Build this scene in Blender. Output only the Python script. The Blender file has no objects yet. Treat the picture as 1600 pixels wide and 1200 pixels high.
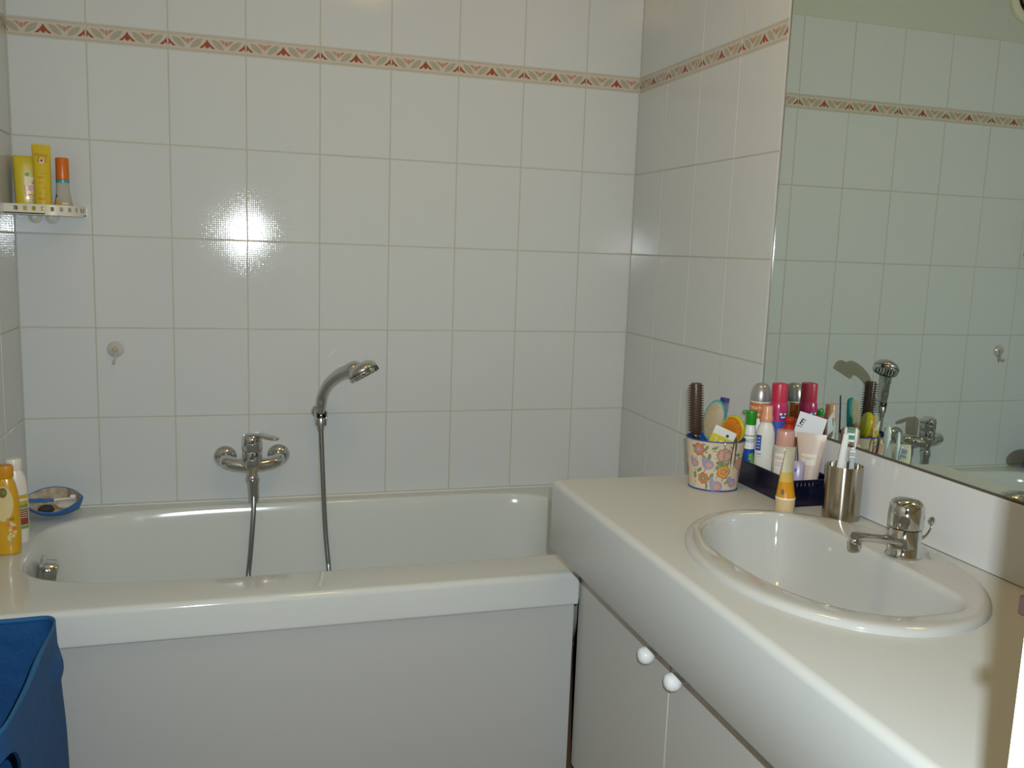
import bpy, bmesh, math, random
from mathutils import Vector, Matrix

# ------------------------------------------------------------------ camera
sc = bpy.context.scene
C = sc.collection
CAM = Vector((0.5757, -2.6582, 1.3125))
YAW, PITCH, ROLL = 0.2995, -0.1486, 0.0359
def cam_axes():
    cy, sy = math.cos(YAW), math.sin(YAW); cp, sp = math.cos(PITCH), math.sin(PITCH)
    f = Vector((sy*cp, cy*cp, sp)); r0 = Vector((cy, -sy, 0)); u0 = r0.cross(f)
    cr, sr = math.cos(ROLL), math.sin(ROLL)
    return cr*r0 + sr*u0, -sr*r0 + cr*u0, f
AR, AU, AF = cam_axes()
cam_data = bpy.data.cameras.new('camera')
cam_data.sensor_width = 36.0
cam_data.lens = 1394.2/1600*36.0
cam_data.clip_start = 0.02
cam = bpy.data.objects.new('camera', cam_data); C.objects.link(cam)
cam.matrix_world = Matrix(((AR.x, AU.x, -AF.x, CAM.x), (AR.y, AU.y, -AF.y, CAM.y), (AR.z, AU.z, -AF.z, CAM.z), (0, 0, 0, 1)))
sc.camera = cam

# ------------------------------------------------------------------ world, flash, exposure
w = bpy.data.worlds.new('world'); sc.world = w; w.use_nodes = True
w.node_tree.nodes['Background'].inputs[0].default_value = (0.9, 0.95, 1.0, 1)
w.node_tree.nodes['Background'].inputs[1].default_value = 0.06
fl = bpy.data.lights.new('camera_flash', 'AREA')           # the compact camera's own flash, beside and above the lens
fl.shape = 'RECTANGLE'; fl.size = 0.011; fl.size_y = 0.008
fl.energy = 25.2; fl.color = (0.865, 0.965, 1.0)
flo = bpy.data.objects.new('camera_flash', fl); C.objects.link(flo)
fp = CAM + AR*0.034 + AU*0.045 + AF*0.01
flo.matrix_world = Matrix(((AR.x, AU.x, -AF.x, fp.x), (AR.y, AU.y, -AF.y, fp.y), (AR.z, AU.z, -AF.z, fp.z), (0, 0, 0, 1)))
LAMP_STRENGTH = 21.0
vs = sc.view_settings
vs.view_transform = 'Standard'; vs.look = 'None'; vs.gamma = 1.0; vs.use_curve_mapping = False
vs.exposure = 0.0
sc.cycles.max_bounces = 10; sc.cycles.diffuse_bounces = 6; sc.cycles.glossy_bounces = 6; sc.cycles.transmission_bounces = 8
sc.cycles.sample_clamp_indirect = 10.0
sc.cycles.use_denoising = True

rnd = random.Random(7)
PI = math.pi

# ------------------------------------------------------------------ materials
MATS = {}
def mat(name, col, rough=0.4, metal=0.0, spec=0.5, coat=0.0, trans=0.0, emit=None, estr=0.0, ior=1.45, sss=0.0):
    if name in MATS: return MATS[name]
    m = bpy.data.materials.new(name); m.use_nodes = True
    b = m.node_tree.nodes['Principled BSDF']
    b.inputs['Base Color'].default_value = (*col, 1)
    b.inputs['Roughness'].default_value = rough
    b.inputs['Metallic'].default_value = metal
    b.inputs['Specular IOR Level'].default_value = spec
    b.inputs['Coat Weight'].default_value = coat
    b.inputs['Coat Roughness'].default_value = 0.08
    b.inputs['Transmission Weight'].default_value = trans
    b.inputs['IOR'].default_value = ior
    if emit:
        b.inputs['Emission Color'].default_value = (*emit, 1)
        b.inputs['Emission Strength'].default_value = estr
    MATS[name] = m
    return m
def bsdf(m): return m.node_tree.nodes['Principled BSDF']
def add_bump(m, scale, dist, detail=3.0, strength=1.0):
    nt = m.node_tree
    tc = nt.nodes.new('ShaderNodeTexCoord'); n = nt.nodes.new('ShaderNodeTexNoise'); b = nt.nodes.new('ShaderNodeBump')
    n.inputs['Scale'].default_value = scale; n.inputs['Detail'].default_value = detail
    b.inputs['Distance'].default_value = dist; b.inputs['Strength'].default_value = strength
    nt.links.new(tc.outputs['Object'], n.inputs['Vector']); nt.links.new(n.outputs['Fac'], b.inputs['Height'])
    nt.links.new(b.outputs['Normal'], bsdf(m).inputs['Normal'])
def add_mottle(m, a, b_, scale=6.0, detail=4.0):
    nt = m.node_tree
    tc = nt.nodes.new('ShaderNodeTexCoord'); n = nt.nodes.new('ShaderNodeTexNoise'); r = nt.nodes.new('ShaderNodeValToRGB')
    n.inputs['Scale'].default_value = scale; n.inputs['Detail'].default_value = detail
    r.color_ramp.elements[0].color = (*a, 1); r.color_ramp.elements[1].color = (*b_, 1)
    r.color_ramp.elements[0].position = 0.35; r.color_ramp.elements[1].position = 0.65
    nt.links.new(tc.outputs['Object'], n.inputs['Vector']); nt.links.new(n.outputs['Fac'], r.inputs['Fac'])
    nt.links.new(r.outputs['Color'], bsdf(m).inputs['Base Color'])

def weave(m, pitch, amp):
    """fine woven relief pressed into the glaze of the wall tiles"""
    nt = m.node_tree
    tc = nt.nodes.new('ShaderNodeTexCoord'); sp = nt.nodes.new('ShaderNodeSeparateXYZ')
    nt.links.new(tc.outputs['Object'], sp.inputs[0])
    outs = []
    for ax in ('X', 'Z'):
        mu = nt.nodes.new('ShaderNodeMath'); mu.operation = 'MULTIPLY'; mu.inputs[1].default_value = 2*PI/pitch
        si = nt.nodes.new('ShaderNodeMath'); si.operation = 'SINE'
        nt.links.new(sp.outputs[ax], mu.inputs[0]); nt.links.new(mu.outputs[0], si.inputs[0]); outs.append(si)
    def noise(sc_, det):
        no = nt.nodes.new('ShaderNodeTexNoise'); no.inputs['Scale'].default_value = sc_; no.inputs['Detail'].default_value = det
        nt.links.new(tc.outputs['Object'], no.inputs['Vector']); return no.outputs['Fac']
    def mth(op, a, b_=None, c=None):
        m_ = nt.nodes.new('ShaderNodeMath'); m_.operation = op
        for k, v in enumerate((a, b_, c)):
            if v is None: continue
            if isinstance(v, (int, float)): m_.inputs[k].default_value = v
            else: nt.links.new(v, m_.inputs[k])
        return m_.outputs[0]
    sx_, sz_ = outs[0].outputs[0], outs[1].outputs[0]
    knit = mth('ADD', mth('MULTIPLY', mth('MULTIPLY', sx_, sz_), 0.8), mth('MULTIPLY', mth('ADD', sx_, sz_), 0.35))
    knit = mth('MULTIPLY', knit, mth('MULTIPLY_ADD', noise(150, 2.0), 1.6, 0.1))
    hgt = mth('ADD', knit, mth('ADD', mth('MULTIPLY', noise(260, 2.0), 1.6), mth('MULTIPLY', noise(16, 1.0), 6.0)))
    b = nt.nodes.new('ShaderNodeBump'); b.inputs['Strength'].default_value = 1.0; b.inputs['Distance'].default_value = amp
    nt.links.new(hgt, b.inputs['Height']); nt.links.new(b.outputs['Normal'], bsdf(m).inputs['Normal'])

M_TILE = mat('white_tile', (0.565, 0.585, 0.585), 0.065, spec=0.36); weave(M_TILE, 0.0058, 2.4e-5)
M_BORDER = mat('border_cream', (0.53, 0.48, 0.415), 0.16)
M_LEAF = mat('border_taupe', (0.37, 0.35, 0.27), 0.2)
M_RED = mat('border_rust', (0.30, 0.075, 0.035), 0.2)
M_PINK = mat('border_rose', (0.44, 0.24, 0.165), 0.2)
M_LINE = mat('border_line', (0.36, 0.30, 0.22), 0.3)
M_GROUT = mat('grout', (0.47, 0.45, 0.37), 0.85); add_bump(M_GROUT, 300, 0.0004)
M_PAINT = mat('wall_paint', (0.52, 0.46, 0.35), 0.75); add_bump(M_PAINT, 120, 0.0005)
M_PAINTB = mat('wall_paint_upper', (0.50, 0.52, 0.465), 0.75)
M_FLOOR = mat('floor_tile', (0.22, 0.13, 0.075), 0.35)
M_TUB = mat('tub_acrylic', (0.575, 0.60, 0.585), 0.10, coat=0.2)
M_LAM = mat('white_laminate', (0.52, 0.54, 0.53), 0.32); add_bump(M_LAM, 900, 0.00005)
M_SINK = mat('sink_ceramic', (0.45, 0.455, 0.44), 0.07, coat=0.3)
M_DOOR = mat('cabinet_white', (0.50, 0.50, 0.475), 0.4)
M_CHROME = mat('chrome', (0.62, 0.63, 0.63), 0.06, metal=1.0)
M_CHROME2 = mat('satin_chrome', (0.56, 0.57, 0.56), 0.24, metal=1.0)
M_STEEL = mat('brushed_steel', (0.44, 0.40, 0.33), 0.20, metal=1.0)
bsdf(M_STEEL).inputs['Anisotropic'].default_value = 0.85
tg = M_STEEL.node_tree.nodes.new('ShaderNodeTangent'); tg.direction_type = 'RADIAL'; tg.axis = 'Z'
M_STEEL.node_tree.links.new(tg.outputs[0], bsdf(M_STEEL).inputs['Tangent']); bsdf(M_STEEL).inputs['Anisotropic Rotation'].default_value = 0.25
M_HOSE = mat('hose_metal', (0.36, 0.37, 0.36), 0.3, metal=1.0)
M_BLACK = mat('black_plastic', (0.015, 0.015, 0.015), 0.4)
M_MIRROR = mat('mirror_glass', (0.72, 0.80, 0.755), 0.0, metal=1.0)
M_MEDGE = mat('mirror_edge', (0.10, 0.13, 0.11), 0.2)
M_WHITE = mat('white_plastic', (0.80, 0.80, 0.78), 0.25)
M_KNOB = mat('knob_porcelain', (0.86, 0.87, 0.88), 0.08, coat=0.3)
M_FRAME = mat('door_frame_paint', (0.82, 0.82, 0.80), 0.4)
M_BROWN = mat('strike_brown', (0.020, 0.010, 0.008), 0.4)
M_SEAL = mat('sealant', (0.66, 0.65, 0.60), 0.4)

# ------------------------------------------------------------------ mesh builder
class MB:
    def __init__(s): s.v = []; s.f = []; s.m = []
    def add(s, vs_, fs, mi=0, M=None):
        o = len(s.v)
        for p in vs_:
            p = Vector(p)
            s.v.append(M @ p if M else p)
        for f in fs: s.f.append([i+o for i in f]); s.m.append(mi)
        return s
    def box(s, a, b, bev=0.0, mi=0, M=None, seg=1):
        x0, y0, z0 = [min(p, q) for p, q in zip(a, b)]; x1, y1, z1 = [max(p, q) for p, q in zip(a, b)]
        bm = bmesh.new(); bmesh.ops.create_cube(bm, size=1.0)
        for v in bm.verts: v.co = Vector(((x0+x1)/2+v.co.x*(x1-x0), (y0+y1)/2+v.co.y*(y1-y0), (z0+z1)/2+v.co.z*(z1-z0)))
        if bev > 0: bmesh.ops.bevel(bm, geom=list(bm.edges), offset=bev, segments=seg, profile=0.5, affect='EDGES')
        bm.verts.index_update()
        s.add([v.co.copy() for v in bm.verts], [[v.index for v in f.verts] for f in bm.faces], mi, M); bm.free()
        return s
    def loft(s, rings, cap0=True, cap1=True, mi=0, M=None, closed=True):
        n = len(rings[0]); vs_ = [p for r in rings for p in r]; fs = []
        for i in range(len(rings)-1):
            for j in range(n if closed else n-1):
                k = (j+1) % n
                fs.append([i*n+j, i*n+k, (i+1)*n+k, (i+1)*n+j])
        if cap0: fs.append(list(range(n))[::-1])
        if cap1: fs.append([(len(rings)-1)*n+j for j in range(n)])
        return s.add(vs_, fs, mi, M)
    def lathe(s, prof, n=32, mi=0, M=None, cap0=True, cap1=True, sx=1.0, sy=1.0):
        rings = [[(r*sx*math.cos(2*PI*j/n), r*sy*math.sin(2*PI*j/n), z) for j in range(n)] for r, z in prof]
        return s.loft(rings, cap0, cap1, mi, M)
    def tube(s, pts, rad, n=12, mi=0, M=None, flat=(1, 1), up=None):
        pts = [Vector(p) for p in pts]
        if not hasattr(rad, '__len__'): rad = [rad]*len(pts)
        rings = []; nrm = None
        for i, p in enumerate(pts):
            t = (pts[min(i+1, len(pts)-1)] - pts[max(i-1, 0)]).normalized()
            if nrm is None:
                ref = Vector(up) if up else (Vector((0, 0, 1)) if abs(t.z) < 0.9 else Vector((1, 0, 0)))
                nrm = (ref - t*ref.dot(t)).normalized()
            else: nrm = (nrm - t*nrm.dot(t)).normalized()
            b = t.cross(nrm); r = rad[i]
            rings.append([p + nrm*(r*flat[0]*math.cos(2*PI*j/n)) + b*(r*flat[1]*math.sin(2*PI*j/n)) for j in range(n)])
        return s.loft(rings, True, True, mi, M)
    def grid(s, fn, nu, nv, mi=0, M=None, keep=None):
        vs_ = [fn(i/nu, j/nv) for i in range(nu+1) for j in range(nv+1)]; fs = []
        for i in range(nu):
            for j in range(nv):
                if keep and not keep((i+.5)/nu, (j+.5)/nv): continue
                a = i*(nv+1)+j; fs.append([a, a+1, a+nv+2, a+nv+1])
        return s.add(vs_, fs, mi, M)
    def poly(s, pts, mi=0, M=None): return s.add(pts, [list(range(len(pts)))], mi, M)
    def mesh(s, name, mats, angle=38, smooth=True):
        me = bpy.data.meshes.new(name); me.from_pydata([tuple(p) for p in s.v], [], s.f)
        for m in mats: me.materials.append(m)
        for p, i in zip(me.polygons, s.m): p.material_index = i
        bm = bmesh.new(); bm.from_mesh(me); bmesh.ops.recalc_face_normals(bm, faces=bm.faces); bm.to_mesh(me); bm.free()
        if smooth:
            me.shade_smooth()
            try: me.set_sharp_from_angle(angle=math.radians(angle))
            except Exception: pass
        me.update(); return me
    def obj(s, name, mats, parent=None, angle=38, smooth=True, loc=None):
        if not isinstance(mats, (list, tuple)): mats = [mats]
        o = bpy.data.objects.new(name, s.mesh(name, mats, angle, smooth)); C.objects.link(o)
        if parent: o.parent = parent
        if loc: o.location = loc
        return o
def tag(o, label=None, cat=None, group=None, kind=None):
    if label: o['label'] = label
    if cat: o['category'] = cat
    if group: o['group'] = group
    if kind: o['kind'] = kind
    return o
def thing(name, label, cat, loc=(0, 0, 0), rotz=0.0, group=None, rot=None):
    o = bpy.data.objects.new(name, None); C.objects.link(o); o.empty_display_size = 0.02
    o.location = loc; o.rotation_euler = rot if rot else (0, 0, rotz)
    return tag(o, label, cat, group)
def share(src, name, parent, loc, rot=(0, 0, 0)):
    o = bpy.data.objects.new(name, src); C.objects.link(o); o.parent = parent; o.location = loc; o.rotation_euler = rot
    return o
def T(x=0, y=0, z=0): return Matrix.Translation((x, y, z))
def R(a, ax): return Matrix.Rotation(a, 4, ax)
def spline(pts, n=8):
    pts = [Vector(p) for p in pts]; out = []
    for i in range(len(pts)-1):
        p0 = pts[max(i-1, 0)]; p1 = pts[i]; p2 = pts[i+1]; p3 = pts[min(i+2, len(pts)-1)]
        for k in range(n):
            t = k/n
            out.append(0.5*((2*p1)+(p2-p0)*t+(2*p0-5*p1+4*p2-p3)*t*t+(3*p1-p0-3*p2+p3)*t**3))
    out.append(pts[-1]); return out
TXT = {}
def text2d(s, size):
    k = (s, size)
    if k not in TXT:
        cu = bpy.data.curves.new('lettering', 'FONT'); cu.body = s; cu.size = size; cu.align_x = 'CENTER'; cu.align_y = 'CENTER'; cu.resolution_u = 3
        o = bpy.data.objects.new('lettering', cu); C.objects.link(o)
        dg = bpy.context.evaluated_depsgraph_get(); dg.update()
        me = bpy.data.meshes.new_from_object(o.evaluated_get(dg))
        TXT[k] = ([(v.co.x, v.co.y) for v in me.vertices], [list(p.vertices) for p in me.polygons])
        bpy.data.objects.remove(o); bpy.data.curves.remove(cu); bpy.data.meshes.remove(me)
    return TXT[k]
def face_cam(x, y): return math.atan2(CAM.y-y, CAM.x-x)      # azimuth from a thing towards the doorway
# print wrapped on a round body: fn(u = arc length, v = height) -> point
def wrap(r, a0, off=0.0004, sx=1.0, sy=1.0):
    rr = r if callable(r) else (lambda z: r)
    def fn(u, z):
        q = rr(z)+off; a = a0 + u/max(rr(z), 1e-4)
        return Vector((q*sx*math.cos(a), q*sy*math.sin(a), z))
    return fn
def wpatch(mb, fn, u0, u1, z0, z1, mi=0, nu=10, nv=3):
    mb.grid(lambda a, b: fn(u0+(u1-u0)*a, z0+(z1-z0)*b), nu, nv, mi)
def wtext(mb, fn, s, size, u, z, mi=0, ang=0.0):
    vv, ff = text2d(s, size); ca, sa = math.cos(ang), math.sin(ang)
    mb.add([fn(u+x*ca-y*sa, z+x*sa+y*ca) for x, y in vv], ff, mi)
def wblob(mb, fn, u, z, ru, rz, mi=0, lobes=0, amp=0.0, n=20, rot=0.0):
    pts = []
    for k in range(n):
        a = 2*PI*k/n; q = 1+amp*math.cos(lobes*a); x = ru*q*math.cos(a); y = rz*q*math.sin(a)
        pts.append(fn(u+x*math.cos(rot)-y*math.sin(rot), z+x*math.sin(rot)+y*math.cos(rot)))
    c = fn(u, z)
    mb.add([c]+pts, [[0, 1+k, 1+(k+1) % n] for k in range(n)], mi)
def superell(a, b, n, th):
    c, s_ = math.cos(th), math.sin(th)
    return 1.0/((abs(c)/a)**n+(abs(s_)/b)**n)**(1.0/n)

# ------------------------------------------------------------------ the room
XL, XR, YF = 0.014, 1.780, -2.362
RIM, ZD = 0.56, 0.8125
def struct(o): return tag(o, kind='structure')
TF = 0.0016                       # grout lies this far behind the tile faces
wall_back = struct(MB().box((-0.12, TF, 0), (1.92, 0.12, 2.5)).obj('wall_back', M_PAINTB, smooth=False))
wall_left = struct(MB().box((XL-TF, TF, 0), (-0.12, YF-0.12, 2.5)).obj('wall_left', M_PAINT, smooth=False))
wall_right = struct(MB().box((XR+TF, TF, 0), (1.92, YF-0.12, 2.5)).obj('wall_right', M_PAINT, smooth=False))
DX0, DX1, DH = 0.10, 0.911, 2.04
mb = MB().box((XL-TF, YF-0.01, 0), (DX0-0.03, YF-0.12, 2.5)).box((DX1+0.03, YF-0.01, 0), (XR+TF, YF-0.12, 2.5)).box((DX0-0.03, YF-0.01, DH+0.03), (DX1+0.03, YF-0.12, 2.5))
wall_front = struct(mb.obj('wall_front', M_PAINT, smooth=False))
floor = struct(MB().box((-0.12, 0.12, -0.05), (1.92, YF-0.12, 0)).obj('floor', M_FLOOR, smooth=False))
ceiling = struct(MB().box((-0.12, 0.12, 2.5), (1.92, YF-0.12, 2.55)).obj('ceiling', mat('ceiling_paint', (0.58, 0.54, 0.45), 0.8), smooth=False))
trim_1 = struct(bpy.data.objects.new('trim_1', None)); C.objects.link(trim_1); trim_1.location = (DX1, YF, 0)
MB().box((DX1, YF, 0), (DX1+0.032, YF-0.125, DH+0.03), 0.002).obj('jamb', M_FRAME, trim_1, loc=(-DX1, -YF, 0))
MB().box((DX0-0.032, YF, 0), (DX0, YF-0.125, DH+0.03), 0.002).obj('jamb', M_FRAME, trim_1, loc=(-DX1, -YF, 0))
MB().box((DX0, YF, DH), (DX1, YF-0.125, DH+0.03), 0.002).obj('lintel', M_FRAME, trim_1, loc=(-DX1, -YF, 0))
MB().box((-0.0042, -0.012, 1.160), (0.001, 0.0, 1.169), 0.0008).obj('strike_plate', M_BROWN, trim_1)

# grout beds (thin skins) and the tiles themselves
MB().box((XL, TF, RIM-0.06), (XR, TF-0.0006, 2.107)).obj('grout_bed', M_GROUT, wall_back, smooth=False)
MB().box((XR+TF, -0.0005, RIM-0.06), (XR+TF-0.0006, -0.806, 2.107)).obj('grout_bed', M_GROUT, wall_right, smooth=False)
MB().box((XL-TF, -0.0005, RIM-0.06), (XL-TF+0.0006, -0.81, 2.107)).obj('grout_bed', M_GROUT, wall_left, smooth=False)
G = 0.0030                        # joint width
TILE = {}
def tile_mesh(wd, ht):
    k = (round(wd, 4), round(ht, 4))
    if k not in TILE:
        TILE[k] = MB().box((-(wd-G)/2, 0, -(ht-G)/2), ((wd-G)/2, 0.0028, (ht-G)/2), 0.0009).mesh('tile', [M_TILE], smooth=False)
    return TILE[k]
def border_mesh(x0, x1, full0, full1):
    """printed listello; x0..x1 is the slice of the 20 cm motif that survives the cut"""
    k = ('b', round(x0, 4), round(x1, 4))
    if k in TILE: return TILE[k]
    H = 0.0445; W = 0.2; mb = MB(); cx = (x0+x1)/2
    mb.box((x0+G/2-cx, 0, -H/2+0.0006), (x1-G/2-cx, 0.0030, H/2-0.0006), 0.0009)
    lo, hi = x0+G/2+0.0006, x1-G/2-0.0006
    def poly(pts, mi, d=0.00025):
        # clip the print to the surviving slice
        def clip(ps, lim, sgn):
            out = []
            for i in range(len(ps)):
                a, b = ps[i], ps[(i+1) % len(ps)]; ia = sgn*(a[0]-lim) <= 0; ib = sgn*(b[0]-lim) <= 0
                if ia: out.append(a)
                if ia != ib:
                    t = (lim-a[0])/(b[0]-a[0]); out.append((lim, a[1]+(b[1]-a[1])*t))
            return out
        ps = clip(pts, hi, 1)
        if len(ps) > 2: ps = clip(ps, lo, -1)
        if len(ps) > 2: mb.poly([(p[0]-cx, -d, p[1]) for p in ps], mi)
    def lens(ax, az, bx, bz, wd, mi):
        n = 8; dx, dz = bx-ax, bz-az; L = math.hypot(dx, dz); ux, uz = dx/L, dz/L; nx, nz = -uz, ux
        side = lambda s_: [(ax+dx*t+nx*s_*wd*math.sin(PI*t)**0.8+0.0, az+dz*t+nz*s_*wd*math.sin(PI*t)**0.8) for t in [i/n for i in range(n+1)]]
        top = side(1); bot = side(-1)
        for i in range(n): poly([top[i], top[i+1], bot[i+1], bot[i]], mi)
    for zc in (H/2-0.0035, -H/2+0.0035): poly([(0, zc-0.0006), (W, zc-0.0006), (W, zc+0.0006), (0, zc+0.0006)], 4, 0.0002)
    for c in (0.0, 0.1, 0.2):                      # dark bells, petals flaring downwards
        for s_ in (-1, 1):
            poly([(c, 0.0115), (c+s_*0.0050, 0.003), (c+s_*0.0066, -0.0040), (c+s_*0.0042, -0.0095), (c, -0.0120)], 2)
            poly([(c+s_*0.0044, 0.0045), (c+s_*0.0095, -0.002), (c+s_*0.0205, -0.0115), (c+s_*0.0125, -0.0120), (c+s_*0.0068, -0.0070)], 2)
    for c in (0.05, 0.15):                         # rose crowns, tips downwards
        poly([(c-0.0050, 0.0075), (c-0.0025, 0.0105), (c, 0.0080), (c+0.0025, 0.0105), (c+0.0050, 0.0075), (c+0.0035, 0.000), (c, -0.0045), (c-0.0035, 0.000)], 3)
        for s_ in (-1, 1):
            poly([(c+s_*0.0055, 0.0050), (c+s_*0.0075, 0.0115), (c+s_*0.0190, 0.0125), (c+s_*0.0105, 0.0050), (c+s_*0.0045, -0.0015)], 3)
        for s_ in (-1, 1): lens(c+s_*0.0385, 0.0125, c+s_*0.0065, -0.0135, 0.0078, 1)
    TILE[k] = mb.mesh('border_tile', [M_BORDER, M_LEAF, M_RED, M_PINK, M_LINE], smooth=False)
    return TILE[k]
ROWS = [(RIM+0.0025, ZD), (ZD, 1.0625), (1.0625, 1.3125), (1.3125, 1.5625), (1.5625, 1.8125), (1.857, 2.107)]
def tilt(): return (rnd.uniform(-1, 1)*0.0036, 0, rnd.uniform(-1, 1)*0.0036)
def lay(parent, cols, place, rotz):
    """cols: list of (start, end, motif0, motif1) along the wall"""
    for a, b, m0, m1 in cols:
        for z0, z1 in ROWS:
            tx, ty, tz = tilt()
            share(tile_mesh(b-a, z1-z0), 'tile', parent, place((a+b)/2, (z0+z1)/2), (tx, ty, rotz+tz))
        share(border_mesh(m0, m1, 0, 0), 'border_tile', parent, place((a+b)/2, 1.8125+0.02225), (0, 0, rotz))
cols = [(XL, 0.2, 0.2-(0.2-XL), 0.2)]+[(0.2*i, 0.2*i+0.2, 0, 0.2) for i in range(1, 8)]+[(1.6, XR, 0, XR-1.6)]
lay(wall_back, cols, lambda s_, z: (s_, 0.0, z), 0.0)
cols = [(0.0, 0.1965, 0.0035, 0.2)]+[(0.1965+0.2*i, 0.3965+0.2*i, 0, 0.2) for i in range(3)]
lay(wall_right, cols, lambda s_, z: (XR, -s_, z), -PI/2)
cols = [(-0.2*(i+1), -0.2*i, 0, 0.2) for i in range(4)]
lay(wall_left, cols, lambda s_, z: (XL, s_, z), PI/2)
MB().box((XR-0.001, -0.7970, RIM-0.02), (XR+TF, -0.8060, 2.107), 0.0004).obj('tile_edge_strip', M_TILE, wall_right)
MB().box((XL, 0.0, RIM-0.002), (XR, -0.006, RIM+0.0035), 0.0015).obj('sealant_bead', M_SEAL, wall_back)

# ------------------------------------------------------------------ mirror
mir = thing('wall_mirror', 'large frameless wall mirror above the washbasin worktop', 'mirror', (XR, -1.58, 0.9415))
MB().box((-0.0035, -0.768, 0), (-0.0031, 0.768, 1.165)).obj('mirror_glass', M_MIRROR, mir, smooth=False)
MB().box((-0.0031, -0.768, 0), (0.0012, 0.768, 1.165)).obj('glass_edge', M_MEDGE, mir, smooth=False)
MB().lathe([(0.0030, 0), (0.0030, 1.165)], 16, M=T(-0.001, 0.7725, 0)).obj('edge_strip', M_CHROME, mir)
MB().box((-0.0055, -0.768, -0.0035), (0.0012, 0.768, 0), 0.0006).obj('bottom_rail', mat('rail_dark', (0.07, 0.06, 0.045), 0.4), mir)

# ------------------------------------------------------------------ bathtub
tub = thing('bathtub', 'white built-in bathtub along the tiled back wall', 'bathtub', (0.8, -0.34, 0))
TX, TY = 0.80, -0.3425
angs = sorted(set([round(2*PI*i/112, 6) for i in range(112)]))
OX0, OX1, OY0, OY1 = XL+0.002, 1.765, -0.735, -0.0062
for cxx, cyy in ((OX0, OY0), (OX1, OY0), (OX1, OY1), (OX0, OY1)):
    a = math.atan2(cyy-TY, cxx-TX) % (2*PI); angs = [q for q in angs if abs(q-a) > 0.012]+[a]
angs.sort()
def tub_in(th, inset):
    if math.cos(th) < 0: r = superell(0.722-inset*1.7, 0.2975-inset, 4.0, th)
    else: r = superell(0.70-inset, 0.2975-inset, 7.0, th)
    return r*math.cos(th), r*math.sin(th)
def rect_hit(th, x0, x1, y0, y1, cx, cy):
    c, s_ = math.cos(th), math.sin(th); t = 1e9
    if c > 1e-9: t = min(t, (x1-cx)/c)
    if c < -1e-9: t = min(t, (x0-cx)/c)
    if s_ > 1e-9: t = min(t, (y1-cy)/s_)
    if s_ < -1e-9: t = min(t, (y0-cy)/s_)
    return cx+c*t, cy+s_*t
o0 = tub.location
rings = []
for z in (0.4815, RIM): rings.append([Vector((*rect_hit(a, OX0, OX1, OY0, OY1, TX, TY), z))-o0 for a in angs])
for ins, z in ((0.0, RIM), (0.004, RIM-0.0008), (0.008, RIM-0.004), (0.011, RIM-0.010), (0.016, 0.52), (0.026, 0.44), (0.040, 0.34), (0.056, 0.25), (0.072, 0.205), (0.10, 0.178), (0.15, 0.165), (0.22, 0.158)):
    rings.append([Vector((TX+tub_in(a, ins)[0], TY+tub_in(a, ins)[1], z))-o0 for a in angs])
MB().loft(rings, False, True).obj('basin', M_TUB, tub, angle=50)
LX1 = 1.347
prof = [(-0.735, RIM)]+[(-0.754-0.014*math.sin(a), RIM-0.014+0.014*math.cos(a)) for a in [i*PI/2/8 for i in range(9)]]+[(-0.768-0*0.004, 0.490)]+[(-0.762-0.006*math.cos(a), 0.486-0.006*math.sin(a)) for a in [i*PI/2/4 for i in range(5)]]+[(-0.735, 0.480)]
xs = [OX0]+[LX1-0.006, LX1-0.003, LX1-0.001, LX1]
sh = [0, 0, 0.001, 0.003, 0.006]
rings = []
for x, d in zip(xs, sh):
    rings.append([Vector((x, max(min(y+d, -0.735), y) if y < -0.74 else y, min(max(z, 0.480+d), RIM-d*0.6)))-o0 for y, z in prof])
MB().loft(rings, True, True).obj('front_lip', M_TUB, tub, angle=50)
ov = MB()
ov.lathe([(0.036, 0), (0.036, 0.006), (0.030, 0.010), (0.027, 0.012), (0.027, 0.034), (0.0245, 0.038), (0.020, 0.0385), (0.018, 0.034), (0.0, 0.033)], 28, M=R(PI/2, 'Y'), cap1=False)
oo = ov.obj('overflow_knob', M_CHROME, tub); oo.location = Vector((0.112, -0.372, 0.512))-o0; oo.rotation_euler = (0, 0.12, 0.1)
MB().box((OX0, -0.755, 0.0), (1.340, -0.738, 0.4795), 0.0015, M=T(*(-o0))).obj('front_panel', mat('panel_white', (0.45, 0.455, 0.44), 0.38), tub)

# ------------------------------------------------------------------ washbasin worktop and cabinet
ZT = 0.8065; AX = 1.244; CB = -0.830; CN = -2.352; AB = 0.6505
wt = thing('worktop', 'long cream worktop with deep white apron around the washbasin', 'worktop', (1.5, -1.6, AB))
SX, SY = 1.5130, -1.4295
def sink_out(th, d=0.0):
    t2 = th+0.07; a = 0.213 if math.cos(t2) < 0 else 0.228
    r = superell(a-d, 0.291-d, 2.0, t2); return SX+r*math.cos(th), SY+r*math.sin(th)
sang = [2*PI*i/120 for i in range(120)]
BR = 0.014
for cxx, cyy in ((AX+BR, CN), (XR-0.008, CN), (XR-0.008, CB), (AX+BR, CB)):
    a = math.atan2(cyy-SY, cxx-SX) % (2*PI); sang = [q for q in sang if abs(q-a) > 0.012]+[a]
sang.sort()
wo = wt.location
top = MB()
top.loft([[Vector((*rect_hit(a, AX+BR, XR-0.008, CN, CB, SX, SY), ZT))-wo for a in sang], [Vector((*sink_out(a, 0.02), ZT))-wo for a in sang]], False, False)
prof = [(AX+BR-BR*math.sin(a), ZT-BR+BR*math.cos(a)) for a in [i*PI/2/8 for i in range(9)]]+[(AX, AB+0.001), (AX+0.001, AB), (AX+0.018, AB), (AX+0.018, ZT-0.028)]
top.loft([[Vector((x, y, z))-wo for x, z in prof] for y in (CB, CN)], True, True, closed=False)
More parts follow.
